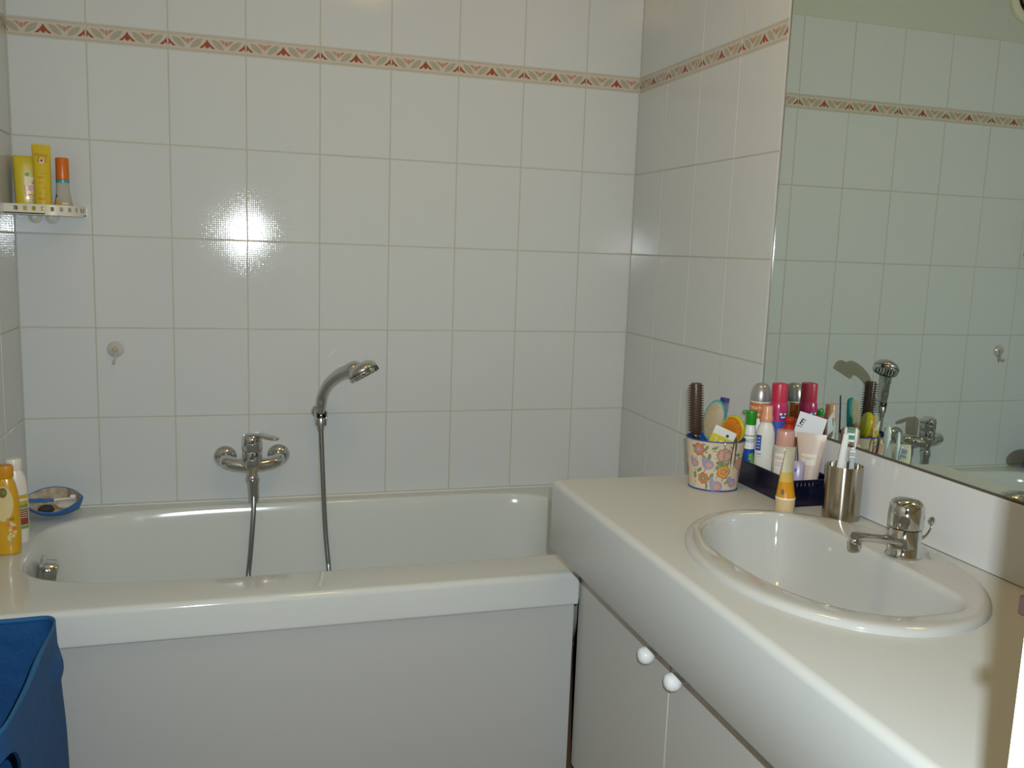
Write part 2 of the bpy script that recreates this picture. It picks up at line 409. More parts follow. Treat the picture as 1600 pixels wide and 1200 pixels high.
top.add([Vector(p)-wo for p in ((AX+BR, CB, ZT), (XR-0.008, CB, ZT), (XR-0.008, CB, ZT-0.028), (AX+0.016, CB, ZT-0.028))], [[0, 1, 2, 3]])
top.add([Vector(p)-wo for p in ((AX+BR, CN, ZT), (XR-0.008, CN, ZT), (XR-0.008, CN, ZT-0.028), (AX+0.016, CN, ZT-0.028))], [[0, 1, 2, 3]])
top.obj('worktop_board', M_LAM, wt, angle=50)
sb_ = MB().box((XR-0.0085, CB, ZT+0.0003), (XR-0.0005, CN, 0.9375), 0.0015).obj('splashback', mat('upstand_white', (0.55, 0.555, 0.555), 0.16))
tag(sb_, 'glossy white splashback strip between the worktop and the mirror', 'splashback')

cab = thing('vanity_cabinet', 'white low cabinet with round knobs below the washbasin worktop', 'cabinet', (1.56, -1.55, 0))
co = cab.location
MB().box((1.372, -0.750, 0.0), (1.765, CN, 0.60), 0.001, M=T(*(-co))).obj('carcass', M_DOOR, cab)
DOORS = [(-0.7525, -1.2262), (-1.2300, -1.7037), (-1.7075, -2.30)]
KY = [(-1.1795, 0.5465), (-1.2915, 0.5470), None]
for (y0, y1), kk in zip(DOORS, KY):
    d = MB().box((1.352, y0, 0.06), (1.3705, y1, 0.64), 0.0015, M=T(*(-co))).obj('door', M_DOOR, cab)
    if kk:
        k = MB()
        k.lathe([(0.0085, 0), (0.0085, 0.003), (0.0058, 0.005), (0.0058, 0.011), (0.0095, 0.0135), (0.0140, 0.0175), (0.0168, 0.0245), (0.0172, 0.029), (0.0160, 0.036), (0.0120, 0.0415), (0.0060, 0.0440), (0.0, 0.0446)], 28, M=T(1.352-co.x, kk[0]-co.y, kk[1]-co.z) @ R(-PI/2, 'Y'), cap1=False)
        k.obj('knob', M_KNOB, d)

# ------------------------------------------------------------------ washbasin and its tap
sk = thing('washbasin', 'oval white ceramic washbasin set into the cream worktop', 'washbasin', (SX, SY, ZT))
so = sk.location
ba = [2*PI*i/96 for i in range(96)]
rings = []
for d, z in ((0.0, -0.001), (0.0, 0.003), (0.002, 0.0075), (0.006, 0.0105), (0.012, 0.012), (0.020, 0.0120)):
    rings.append([Vector((*sink_out(a, d), ZT+z))-so for a in ba])
BX, BY = 1.515, -1.4200
def bowl(th, d):
    if math.cos(th) < 0: r = superell(0.160-d, 0.248-d, 2.25, th)
    else: r = superell(0.108-d*0.7, 0.248-d, 5.0, th)
    return BX+r*math.cos(th), BY+r*math.sin(th)
for d, z in ((-0.012, 0.0118), (-0.005, 0.0105), (-0.001, 0.006), (0.002, -0.001), (0.008, -0.030), (0.020, -0.070), (0.040, -0.105), (0.062, -0.125), (0.085, -0.134), (0.10, -0.137)):
    rings.append([Vector((*bowl(a, d), ZT+z))-so for a in ba])
MB().loft(rings, False, True).obj('bowl', M_SINK, sk, angle=60)
MB().lathe([(0.022, 0), (0.022, 0.002), (0.017, 0.003), (0.014, 0.0), (0, 0.001)], 24, M=T(BX-so.x, BY-so.y, -0.136), cap1=False).obj('drain', M_CHROME, sk)

tp = thing('basin_tap', 'chrome single-lever tap with swivel spout on the washbasin', 'tap', (1.664, -1.4475, ZT+0.012))
MB().lathe([(0.0300, 0), (0.0300, 0.003), (0.0275, 0.006), (0.0268, 0.020), (0.0265, 0.046), (0.0260, 0.0485), (0.0, 0.0490)], 36, cap1=False).obj('body', M_CHROME, tp)
mb = MB(); pts = spline([(0.010, 0.002, 0.020), (-0.020, -0.001, 0.027), (-0.055, -0.005, 0.036), (-0.095, -0.010, 0.0435), (-0.110, -0.012, 0.0445)], 6)
mb.tube(pts, [0.020-0.010*min(1, i/14) for i in range(len(pts))], 16, flat=(0.62, 1.15))
mb.lathe([(0.0095, 0.024), (0.0102, 0.026), (0.0102, 0.040), (0.008, 0.044)], 20, M=T(-0.106, -0.0115, -0.002) @ R(-0.12, 'Y'))
mb.obj('spout', M_CHROME, tp)
mb = MB()
mb.lathe([(0.0258, 0.0500), (0.0278, 0.0530), (0.0278, 0.080), (0.0268, 0.088), (0.0235, 0.0945), (0.0150, 0.0985), (0.0, 0.0995)], 36, cap1=False)
mb.tube(spline([(0.012, 0.002, 0.0950), (-0.008, -0.001, 0.0985), (-0.030, -0.004, 0.0965)], 5), [0.015]*7+[0.014, 0.013, 0.011, 0.007], 14, flat=(0.30, 1.1))
mb.obj('lever', M_CHROME, tp)
mb = MB(); mb.tube(spline([(0.020, -0.006, 0.030), (0.034, -0.010, 0.036), (0.041, -0.013, 0.050), (0.0415, -0.013, 0.060)], 6), 0.0018, 8)
mb.lathe([(0.0, -0.006), (0.0042, -0.0042), (0.006, 0), (0.0042, 0.0042), (0, 0.006)], 16, M=T(0.0415, -0.013, 0.064), cap0=False, cap1=False)
mb.obj('waste_rod', M_CHROME, tp)

# ------------------------------------------------------------------ bath mixer, hand shower, hose
mx = thing('bath_mixer', 'chrome wall-mounted bath mixer with lever above the bathtub', 'mixer tap', (0.6080, 0, 0.692))
for x, z in ((0.5335-0.608, -0.0003), (0.6828-0.608, 0.0004)):
    MB().lathe([(0.0325, 0.0), (0.0325, 0.004), (0.030, 0.010), (0.020, 0.017), (0.016, 0.019), (0.016, 0.03)], 36, M=T(x, 0, z) @ R(PI/2, 'X')).obj('rosette', M_CHROME, mx)
mb = MB()
mb.tube(spline([(-0.0745, -0.022, 0.0), (-0.0745, -0.045, -0.001), (-0.066, -0.062, -0.004), (-0.045, -0.072, -0.008), (0, -0.078, -0.012), (0.045, -0.072, -0.008), (0.066, -0.062, -0.004), (0.0745, -0.045, 0.0), (0.0745, -0.022, 0.0)], 6), [0.0150]*6+[0.0165, 0.0175, 0.0185, 0.0192, 0.0195]+[0.0195]*27+[0.0195, 0.0192, 0.0185, 0.0175, 0.0165]+[0.0150]*6, 18)
mb.lathe([(0.0150, -0.040), (0.0165, -0.038), (0.0170, -0.026), (0.0245, -0.016), (0.0268, -0.004), (0.0268, 0.030), (0.0262, 0.032)], 36, M=T(0, -0.078, 0))
mb.obj('body', M_CHROME, mx)
mb = MB()
mb.lathe([(0.0262, 0.033), (0.0278, 0.036), (0.0278, 0.066), (0.0268, 0.073), (0.0235, 0.0775), (0.0, 0.0785)], 36, M=T(0, -0.078, 0), cap1=False)
lv = spline([(-0.012, -0.070, 0.0765), (0.018, -0.090, 0.0800), (0.052, -0.112, 0.0760), (0.069, -0.124, 0.0735)], 6)
mb.tube(lv, [0.017]*8+[0.0155]*6+[0.013, 0.0125, 0.0115, 0.010, 0.007], 16, flat=(0.36, 1.0), up=(0, 0, 1))
mb.obj('lever', M_CHROME, mx)
mb = MB(); mb.lathe([(0.0175, -0.056), (0.0185, -0.054), (0.0185, -0.046), (0.0165, -0.040)], 24, M=T(0, -0.078, 0)); mb.obj('outlet_nut', M_CHROME, mx)

hose = MB()
hp = spline([(0.6085, -0.080, 0.645), (0.6105, -0.088, 0.605), (0.6105, -0.098, 0.564), (0.6083, -0.104, 0.528), (0.6050, -0.108, 0.487), (0.5997, -0.112, 0.425), (0.5940, -0.118, 0.367), (0.590, -0.150, 0.29), (0.630, -0.210, 0.215), (0.710, -0.240, 0.190), (0.790, -0.210, 0.225), (0.824, -0.140, 0.300), (0.8215, -0.100, 0.364), (0.8190, -0.090, 0.400), (0.8135, -0.078, 0.474), (0.8085, -0.070, 0.579), (0.8045, -0.066, 0.686), (0.8010, -0.064, 0.775), (0.8005, -0.062, 0.800)], 28)
hose.tube(hp, [0.0066+0.0008*(i % 2) for i in range(len(hp))], 12)
sh_t = thing('shower_hose', 'grey metal spiral hose hanging from the mixer into the tub', 'hose', (0.61, -0.08, 0.19))
hose2 = MB(); hose2.v = [p-Vector((0.61, -0.08, 0.19)) for p in hose.v]; hose2.f = hose.f; hose2.m = hose.m
hose2.obj('spiral_tube', M_HOSE, sh_t, angle=80)
mb = MB(); mb.lathe([(0.0128, -0.062), (0.0145, -0.050), (0.0155, -0.010), (0.0175, -0.004), (0.0175, 0.004)], 20, M=T(0.0, -0.003, 0.447) @ R(-0.03, 'Y')); mb.obj('connector', M_CHROME2, sh_t)
mb = MB(); mb.lathe([(0.0085, -0.03), (0.0105, -0.022), (0.0115, 0.008), (0.0105, 0.010)], 18, M=T(0.1905, 0.018, 0.612)); mb.obj('cone', M_CHROME2, sh_t)

ho = thing('shower_holder', 'small chrome wall bracket holding the hand shower', 'bracket', (0.8010, 0, 0.8160))
MB().lathe([(0.0215, 0), (0.0215, 0.004), (0.018, 0.010), (0.012, 0.014), (0.012, 0.036)], 28, M=T(-0.003, 0, 0.004) @ R(PI/2, 'X')).obj('wall_disc', M_CHROME, ho)
mb = MB()
rings = []
for z, r in ((-0.028, 0.0155), (-0.024, 0.0175), (0.010, 0.0195), (0.014, 0.0185)):
    arc = [0.9+i*(2*PI-1.8)/20 for i in range(21)]
    rings.append([(r*math.sin(a+PI), -0.0560+r*math.cos(a+PI), z) for a in arc]+[((r-0.004)*math.sin(a+PI), -0.0560+(r-0.004)*math.cos(a+PI), z) for a in reversed(arc)])
mb.loft(rings); mb.obj('clip', M_CHROME, ho)

hs = thing('hand_shower', 'curved chrome hand shower hung in its wall bracket', 'hand shower', (0.8005, -0.060, 0.826))
hb = hs.location
pts = spline([(0.8003, -0.0600, 0.826), (0.8015, -0.0615, 0.850), (0.8060, -0.068, 0.880), (0.8215, -0.090, 0.9165), (0.8500, -0.125, 0.9490), (0.8760, -0.156, 0.9665), (0.8950, -0.175, 0.9715)], 7)
rad = [0.0138+0.0042*min(1, i/9)+0.0095*max(0, (i-16)/26) for i in range(len(pts))]
for k_, q_ in ((-1, 0.35), (-2, 0.55), (-3, 0.72), (-4, 0.85), (-5, 0.94)): rad[k_] *= q_
mb = MB(); mb.tube([p-hb for p in pts], rad, 22, flat=(0.85, 1.08), up=(-1, 0.6, 0))
mb.obj('handle', M_CHROME2, hs)
hn = Vector((0.46, -0.22, -0.86)).normalized(); hc = Vector((0.9045, -0.187, 0.9655))-hb
HS = Matrix.Scale(1.10, 4)
q = Vector((0, 0, 1)).rotation_difference(hn).to_matrix().to_4x4()
MB().lathe([(0.006, -0.022), (0.022, -0.0205), (0.0325, -0.014), (0.0375, -0.006), (0.0385, -0.001), (0.0375, 0.0015)], 36, M=Matrix.Translation(hc) @ q @ HS).obj('head', M_CHROME2, hs)
MB().lathe([(0.0372, 0.0015), (0.0368, 0.0035), (0.037, 0.0040)], 36, M=Matrix.Translation(hc) @ q @ HS).obj('seal_ring', M_BLACK, hs)
MB().lathe([(0.0376, 0.0040), (0.0380, 0.008), (0.0360, 0.0125), (0.0335, 0.0135), (0.0330, 0.011), (0.0, 0.011)], 36, M=Matrix.Translation(hc) @ q @ HS, cap1=False).obj('face_ring', M_CHROME, hs)
mb = MB()
for rr, nn in ((0.009, 6), (0.018, 12), (0.027, 18)):
    for k in range(nn): mb.lathe([(0.0022, 0.010), (0.0016, 0.0135), (0, 0.014)], 6, M=Matrix.Translation(hc) @ q @ HS @ T(rr*math.cos(2*PI*k/nn), rr*math.sin(2*PI*k/nn), 0), cap1=False)
mb.obj('spray_nozzles', M_BLACK, hs)
MB().lathe([(0.0, -0.001), (0.0055, 0), (0.0055, 0.010), (0, 0.011)], 12, M=Matrix.Translation(hc) @ q @ HS @ T(-0.036, 0.010, 0.004), cap0=False, cap1=False).obj('selector_tab', M_BLACK, hs)
MB().lathe([(0.0042, 0), (0.0042, 0.003), (0, 0.0034)], 14, M=T(-0.010, -0.0085, 0.017) @ R(PI/2, 'X') @ R(-0.7, 'Y'), cap1=False).obj('rivet', M_BLACK, hs)
MB().lathe([(0.0118, -0.004), (0.0118, 0.001)], 20).obj('collar', M_BLACK, hs)

# ------------------------------------------------------------------ adhesive hook, air vent, ceiling lamp
hk = thing('wall_hook', 'small clear plastic hook stuck to a wall tile', 'hook', (0.2485, 0, 1.004))
MHK = mat('clear_plastic', (0.62, 0.60, 0.54), 0.18, trans=0.25)
MB().lathe([(0.0220, 0), (0.0218, 0.002), (0.0190, 0.0045), (0.012, 0.0060), (0.0095, 0.008), (0.0, 0.0085)], 32, M=R(PI/2, 'X'), cap1=False).obj('suction_disc', MHK, hk)
MB().lathe([(0.0075, 0.007), (0.0072, 0.012), (0.0055, 0.013), (0.0, 0.0135)], 20, M=R(PI/2, 'X'), cap1=False).obj('centre_pin', mat('pin_olive', (0.36, 0.34, 0.24), 0.4), hk)
mb = MB(); mb.tube(spline([(0, -0.009, -0.004), (0, -0.011, -0.020), (-0.001, -0.016, -0.034), (-0.003, -0.024, -0.035), (-0.003, -0.028, -0.028)], 5), 0.0042, 10, flat=(0.6, 1.2)); mb.obj('hook', MHK, hk)

MV = mat('vent_ivory', (0.66, 0.62, 0.50), 0.45)
vt = thing('air_vent', 'round ivory extractor vent on the painted wall above the tiles', 'vent', (0.286, TF, 2.265))
MB().lathe([(0.0985, 0), (0.0985, 0.006), (0.094, 0.012), (0.074, 0.016), (0.066, 0.012), (0.062, 0.0), (0.0, 0.0)], 48, M=R(PI/2, 'X'), cap1=False).obj('ring', MV, vt)
MB().lathe([(0.050, 0.010), (0.056, 0.020), (0.052, 0.027), (0.030, 0.031), (0.0, 0.032)], 40, M=R(PI/2, 'X'), cap1=False).obj('valve_disc', MV, vt)
MB().lathe([(0.0655, 0.0006), (0.0, 0.0008)], 40, M=R(PI/2, 'X'), cap0=False, cap1=False).obj('opening', mat('vent_dark', (0.05, 0.05, 0.03), 0.9), vt)

lp = thing('ceiling_lamp', 'round frosted glass lamp fixed to the ceiling', 'lamp', (1.12, -1.38, 2.5))
MB().lathe([(0.15, 0), (0.15, -0.02), (0.142, -0.026)], 40).obj('base', M_WHITE, lp)
MB().lathe([(0.140, -0.022), (0.138, -0.045), (0.120, -0.075), (0.085, -0.095), (0.040, -0.105), (0, -0.107)], 40, cap1=False).obj('glass_dome', mat('lamp_glass', (0.8, 0.75, 0.65), 0.5, emit=(1.0, 0.60, 0.15), estr=LAMP_STRENGTH), lp)

# ------------------------------------------------------------------ corner shelf and its bottles
M_SHELF = mat('shelf_ivory', (0.66, 0.63, 0.54), 0.35)
SZ = 1.3585
cs = thing('corner_shelf', 'small ivory plastic corner shelf with square holes in its rim', 'shelf', (XL, 0, SZ))
def shelf_pt(t, ins=0.0):          # front curve from the left wall (t=0) to the back wall (t=1)
    W, D, r = 0.172-ins, 0.112-ins, 0.075
    L1 = W-r; L2 = PI/2*r; L3 = D-r; s_ = t*(L1+L2+L3)
    if s_ < L1: return (s_, -D)
    if s_ < L1+L2:
        a = (s_-L1)/r; return (W-r+r*math.sin(a), -(D-r)-r*math.cos(a))
    return (W, -(D-r)+(s_-L1-L2))
N = 54
base = MB(); rings = [[Vector((*shelf_pt(i/N), z)) for i in range(N+1)]+[Vector((0, 0, z))] for z in (0.002, 0.005)]
base.loft(rings); base.obj('floor_plate', M_SHELF, cs)
rim = MB()
holes = [(0.09+k*0.083, 0.09+k*0.083+0.036) for k in range(10)]
def solid(u, v): return not (0.42 < v < 0.82 and any(a < u < b for a, b in holes))
for ins in (0.0, 0.0022): rim.grid(lambda u, v: Vector((*shelf_pt(u, ins), 0.0265*v)), 166, 10, keep=solid)
rim.grid(lambda u, v: Vector((*shelf_pt(u, 0.0022*v), 0.0265)), N, 1); rim.grid(lambda u, v: Vector((*shelf_pt(u, 0.0022*v), 0.0)), N, 1)
rim.obj('rim', M_SHELF, cs, angle=50)
for x in (0.050, 0.090):
    MB().lathe([(0.016, 0), (0.0155, 0.003), (0.009, 0.008), (0.005, 0.012)], 24, M=T(x, -0.004, -0.004) @ R(PI/2, 'X')).obj('suction_cup', mat('cup_clear', (0.55, 0.55, 0.50), 0.2), cs)
SF = SZ+0.0055
# wide yellow shower-milk bottle
M_YEL = mat('yellow_bottle', (0.58, 0.45, 0.02), 0.28, coat=0.2)
M_YEL2 = mat('yellow_tube', (0.60, 0.43, 0.015), 0.26, coat=0.3)
M_ORG = mat('orange_print', (0.62, 0.16, 0.01), 0.4)
M_GRN = mat('print_green', (0.06, 0.25, 0.05), 0.4)
M_IVO = mat('print_ivory', (0.70, 0.62, 0.42), 0.4)
M_DRED = mat('print_darkred', (0.30, 0.03, 0.05), 0.4)
M_DK = mat('print_dark', (0.03, 0.03, 0.05), 0.4)
def ell_ring(a, b, z, n=36, p=2.0, cx=0.0, cy=0.0):
    out = []
    for k in range(n):
        th = 2*PI*k/n; r = superell(a, b, p, th); out.append((cx+r*math.cos(th), cy+r*math.sin(th), z))
    return out
yb = thing('shower_bottle', 'wide yellow bottle with flower print, on the corner shelf behind a tall tube', 'bottle', (0.0600, -0.0500, SF), 0.22)
mb = MB(); mb.loft([ell_ring(0.0290, 0.0150, z, p=2.6) if i < 9 else ell_ring(0.0290, 0.0150, z, p=2.6) for i, z in enumerate((0.0,))]+[ell_ring(a, b, z, p=2.6) for a, b, z in ((0.0300, 0.0165, 0.003), (0.0310, 0.0172, 0.04), (0.0325, 0.0172, 0.09), (0.0335, 0.0165, 0.120), (0.0338, 0.0155, 0.134), (0.0332, 0.0140, 0.1400), (0.0300, 0.0110, 0.1425), (0.022, 0.007, 0.1425))])
mb.obj('body', M_YEL, yb)
mb = MB(); F = lambda u, z: Vector((u, -0.0171-0.0004+0.0045*(abs(u)/0.031)**3.2, z))
for du, dz, r, mi in ((-0.002, 0.085, 0.0072, 2), (0.008, 0.084, 0.0055, 2), (0.004, 0.075, 0.0070, 2), (-0.004, 0.073, 0.0052, 2), (-0.002, 0.096, 0.0055, 1), (0.013, 0.078, 0.006, 4), (0.006, 0.062, 0.0088, 5), (0.006, 0.031, 0.0055, 4), (0.006, 0.031, 0.0042, 2), (0.0072, 0.0315, 0.002, 4)):
    wblob(mb, lambda u, z, d=len(mb.v)*1e-7: F(u, z)-Vector((0, d, 0)), du, dz, r, r*0.95, mi, 5, 0.12)
for k in range(5): wblob(mb, F, -0.009+0.0005*k, 0.066-0.0055*k, 0.0022, 0.0013, 3, rot=-0.6)
wpatch(mb, F, -0.002, 0.020, 0.0435, 0.0475, 0); wpatch(mb, F, 0.000, 0.020, 0.0385, 0.0410, 0)
wtext(mb, lambda u, z: F(u, z)-Vector((0, 0.0008, 0)), 'D', 0.014, 0.007, 0.062, 3)
mb.obj('flower_print', [M_ORG, M_GRN, M_IVO, M_DRED, M_DK, mat('print_pink', (0.72, 0.42, 0.38), 0.4)], yb)
# tall yellow tube standing on its cap
yt = thing('shower_tube', 'tall yellow tube with red lettering standing on the corner shelf', 'tube', (0.0975, -0.0720, SF), 0.16)
mb = MB(); rings = []
for i in range(15):
    t = i/14; z = 0.014+0.158*t; a = 0.0210-0.0012*math.sin(PI*t)+0.0002*t; b = 0.0165*(1-t)**0.75+0.0012
    rings.append(ell_ring(a, b, z, p=2.0+0.6*t))
mb.loft(rings); mb.obj('body', M_YEL2, yt)
MB().loft([ell_ring(0.0195, 0.0155, 0), ell_ring(0.0202, 0.016, 0.002), ell_ring(0.0205, 0.0162, 0.0138)]).obj('cap', M_YEL, yt)
mb = MB()
def F2(u, z):
    t = max(0, min(1, (z-0.014)/0.158)); a = 0.0210-0.0012*math.sin(PI*t); b = 0.0165*(1-t)**0.75+0.0012
    return Vector((u, -b*math.sqrt(max(0, 1-(u/a)**2))-0.0006, z))
wtext(mb, F2, 'Monoi', 0.0115, -0.001, 0.1455, 1)
for s_ in (-1, 1):
    for k in range(4): wpatch(mb, F2, s_*0.0075-0.003*(s_ < 0)*1, s_*0.0075+0.003+0.001*s_, 0.1285+k*0.0032, 0.1297+k*0.0032, 1, 3, 1)
wblob(mb, F2, -0.0005, 0.1310, 0.0055, 0.0075, 2, 5, 0.1); wblob(mb, lambda u, z: F2(u, z)-Vector((0, 0.0003, 0)), -0.0005, 0.1320, 0.0025, 0.0032, 3)
for z, a, b in ((0.098, -0.002, 0.006), (0.089, -0.012, 0.005), (0.0875, -0.010, 0.003), (0.075, -0.011, 0.001), (0.063, -0.002, 0.006), (0.062, 0.001, 0.004), (0.048, -0.012, -0.004), (0.036, -0.012, 0.006), (0.0335, -0.010, 0.004)):
    wpatch(mb, F2, a, b, z, z+0.0018, 0, 5, 1)
tag(mb.obj('red_print', [M_ORG, M_DRED, mat('print_rose', (0.72, 0.48, 0.42), 0.4), M_DK], yt), kind='stuff')
# perfume-like glass bottle with orange cap
gb = thing('glass_bottle', 'small clear glass bottle with orange cap and turquoise ring on the corner shelf', 'bottle', (0.1420, -0.0560, SF))
M_GLASS = mat('clear_glass', (0.72, 0.70, 0.62), 0.05, trans=0.55)
MB().lathe([(0.024, 0), (0.0255, 0.003), (0.0245, 0.014), (0.0200, 0.034), (0.0165, 0.055), (0.0150, 0.072), (0.0148, 0.080)], 32).obj('body', M_GLASS, gb)
MB().lathe([(0.0156, 0.080), (0.0158, 0.087), (0.0150, 0.0875)], 32).obj('ring', mat('turquoise_plastic', (0.02, 0.32, 0.34), 0.3), gb)
MB().lathe([(0.0152, 0.0878), (0.0156, 0.090), (0.0154, 0.140), (0.0148, 0.1425), (0.012, 0.1435), (0, 0.1437)], 32, cap1=False).obj('cap', mat('orange_cap', (0.60, 0.13, 0.005), 0.3), gb)
mb = MB(); fn = wrap(lambda z: 0.0205+(0.034-z)*0.22, -PI/2, 0.0006)
wpatch(mb, fn, -0.016, -0.003, 0.012, 0.032, 0); wpatch(mb, fn, 0.001, 0.015, 0.020, 0.029, 1); wpatch(mb, lambda u, z: fn(u, z)-Vector((0, 0.0004, 0)), 0.003, 0.014, 0.023, 0.0245, 2)
wblob(mb, wrap(lambda z: 0.0180, -PI/2, 0.0008), -0.0145, 0.045, 0.0026, 0.005, 3)
mb.obj('label', [mat('label_amber', (0.55, 0.34, 0.02), 0.4), M_IVO, M_DRED, M_DK], gb)

# ------------------------------------------------------------------ things on the left ledge of the bathtub
ob = thing('shampoo_bottle', 'orange-yellow shampoo bottle with flower print on the bathtub ledge', 'bottle', (0.0470, -0.3700, RIM), 0.10)
M_AMB = mat('amber_bottle', (0.58, 0.31, 0.01), 0.22, coat=0.2)
mb = MB(); mb.loft([ell_ring(a, b, z, p=2.5) for a, b, z in ((0.022, 0.016, 0.0), (0.0265, 0.0195, 0.003), (0.0285, 0.0205, 0.02), (0.0290, 0.0205, 0.06), (0.0285, 0.0200, 0.11), (0.0260, 0.0185, 0.145), (0.0200, 0.0150, 0.172), (0.0150, 0.0125, 0.182))])
mb.obj('body', M_AMB, ob)
MB().loft([ell_ring(a, b, z, p=2.4) for a, b, z in ((0.0150, 0.0125, 0.1815), (0.0180, 0.0140, 0.186), (0.0182, 0.0140, 0.206), (0.0165, 0.013, 0.2125), (0.012, 0.010, 0.2145))]).obj('cap', mat('amber_cap', (0.55, 0.24, 0.005), 0.35), ob)
def F3(u, z): return Vector((u, -0.0209*(max(0, 1-(abs(u)/0.0292)**2.5))**(1/2.5)*(1 if z < 0.11 else 1-(z-0.11)*2.2)-0.0006, z))
mb = MB(); wblob(mb, F3, -0.004, 0.125, 0.021, 0.042, 0, n=28); wblob(mb, lambda u, z: F3(u, z)-Vector((0, 0.0004, 0)), -0.004, 0.152, 0.009, 0.012, 1); wblob(mb, lambda u, z: F3(u, z)-Vector((0, 0.0007, 0)), -0.001, 0.153, 0.005, 0.004, 2)
for k in range(14): wblob(mb, lambda u, z, k=k: F3(u, z)-Vector((0, 0.0004+k*0.00003, 0)), 0.011+rnd.uniform(-0.007, 0.007), 0.060+rnd.uniform(-0.020, 0.020), 0.0042, 0.0042, 0 if k % 4 else 3, 5, 0.2)
wtext(mb, F3, 'nat', 0.014, 0.010, 0.0890, 4); wblob(mb, F3, 0.011, 0.030, 0.0035, 0.0055, 5)
mb.obj('flower_label', [mat('label_cream', (0.62, 0.50, 0.24), 0.4), mat('label_brown', (0.20, 0.10, 0.02), 0.4), M_GRN, M_ORG, mat('label_olive', (0.14, 0.10, 0.01), 0.4), mat('label_grey', (0.35, 0.30, 0.15), 0.4)], ob)
wb = thing('cream_bottle', 'white bottle with yellow and brown striped label on the bathtub ledge', 'bottle', (0.0465, -0.2830, RIM), 0.15)
M_CRM = mat('cream_plastic', (0.70, 0.67, 0.60), 0.3)
MB().loft([ell_ring(a, b, z, p=2.4) for a, b, z in ((0.026, 0.020, 0.0), (0.0285, 0.022, 0.004), (0.0290, 0.0225, 0.10), (0.0280, 0.0215, 0.140), (0.0240, 0.0185, 0.165), (0.0165, 0.0150, 0.180))]).obj('body', M_CRM, wb)
MB().loft([ell_ring(a, a*0.85, z) for a, z in ((0.0170, 0.180), (0.0178, 0.183), (0.0178, 0.206), (0.0160, 0.2095))]).obj('cap', M_CRM, wb)
def F4(u, z): return Vector((u, -0.0229*(max(0, 1-(abs(u)/0.0292)**2.4))**(1/2.4)-0.0006, z))
mb = MB()
for z0, z1, mi in ((0.1120, 0.1215, 0), (0.098, 0.106, 0), (0.088, 0.0975, 1), (0.046, 0.086, 2), (0.036, 0.044, 1)): wpatch(mb, F4, -0.026, 0.0275, z0, z1, mi, 20, 1)
for k in range(4): wpatch(mb, lambda u, z: F4(u, z)-Vector((0, 0.0004, 0)), 0.006, 0.027, 0.064+k*0.0055, 0.0655+k*0.0055, 3, 12, 1)
mb.obj('striped_label', [mat('stripe_yellow', (0.58, 0.36, 0.02), 0.4), mat('stripe_green', (0.16, 0.32, 0.04), 0.4), mat('stripe_brown', (0.22, 0.06, 0.03), 0.4), M_IVO], wb)

# boat-shaped dish leaning in the corner of the ledge
BR_ = (0.62, 0.0, -0.06)
bd = thing('boat_dish', 'blue boat-shaped dish leaning in the corner of the bathtub ledge', 'dish', (0.0950, -0.0720, RIM+0.0155), rot=BR_)
M_BOAT = mat('boat_blue', (0.03, 0.16, 0.46), 0.4); M_BWOOD = mat('boat_inside', (0.40, 0.32, 0.20), 0.6); add_mottle(M_BWOOD, (0.26, 0.15, 0.08), (0.52, 0.45, 0.32), 40)
def boat_ring(sc_, wd, z, dx=0.0, n=40):
    out = []
    for k in range(n):
        t = 2*PI*k/n; x = 0.078*sc_*math.cos(t); u = abs(x)/(0.078*sc_)
        half = wd*(1-u**2.1)**0.92 if u < 1 else 0
        sheer = 0.010*max(0, (x/0.078))**2
        out.append((x+dx, half*(1 if math.sin(t) >= 0 else -1) if abs(math.sin(t)) > 1e-6 else 0.0, z+(sheer if z > 0.02 else 0)))
    return out
mb = MB(); mb.loft([boat_ring(0.74, 0.020, 0.0), boat_ring(0.78, 0.024, 0.003), boat_ring(0.92, 0.038, 0.022), boat_ring(1.0, 0.0455, 0.040), boat_ring(1.0, 0.0460, 0.043)], True, False); mb.obj('hull', M_BOAT, bd)
mb = MB(); mb.loft([boat_ring(1.0, 0.0460, 0.043), boat_ring(0.95, 0.0430, 0.043)], False, False); mb.obj('gunwale', M_BOAT, bd)
mb = MB(); mb.loft([boat_ring(0.95, 0.0430, 0.043), boat_ring(0.91, 0.0400, 0.040), boat_ring(0.84, 0.033, 0.022), boat_ring(0.72, 0.020, 0.008)], False, True); mb.obj('inside', M_BWOOD, bd)
mb = MB(); mb.loft([boat_ring(0.745, 0.0208, 0.0008), boat_ring(0.785, 0.0248, 0.0036)], False, False); mb.obj('waterline', M_WHITE, bd)
BM = Matrix.Translation(bd.location) @ Matrix.Rotation(BR_[2], 4, 'Z') @ Matrix.Rotation(BR_[0], 4, 'X')
def inboat(p): return tuple(BM @ Vector(p))
sp_ = thing('soap_bar', 'pale oval soap bar lying in the blue boat dish', 'soap', inboat((0.030, 0.004, 0.0135)), rot=(BR_[0], 0, BR_[2]))
mb = MB(); mb.loft([ell_ring(a, b, z, p=2.3) for a, b, z in ((0.018, 0.009, -0.0055), (0.024, 0.0135, -0.002), (0.0260, 0.0148, 0.003), (0.025, 0.014, 0.008), (0.020, 0.010, 0.011), (0.010, 0.005, 0.012))]); mb.obj('bar', mat('soap', (0.56, 0.52, 0.44), 0.35), sp_)
st = thing('pumice_stone', 'dark grey pumice stone lying in the blue boat dish', 'stone', inboat((-0.018, -0.010, 0.014)), rot=(BR_[0], 0, BR_[2]+0.3))
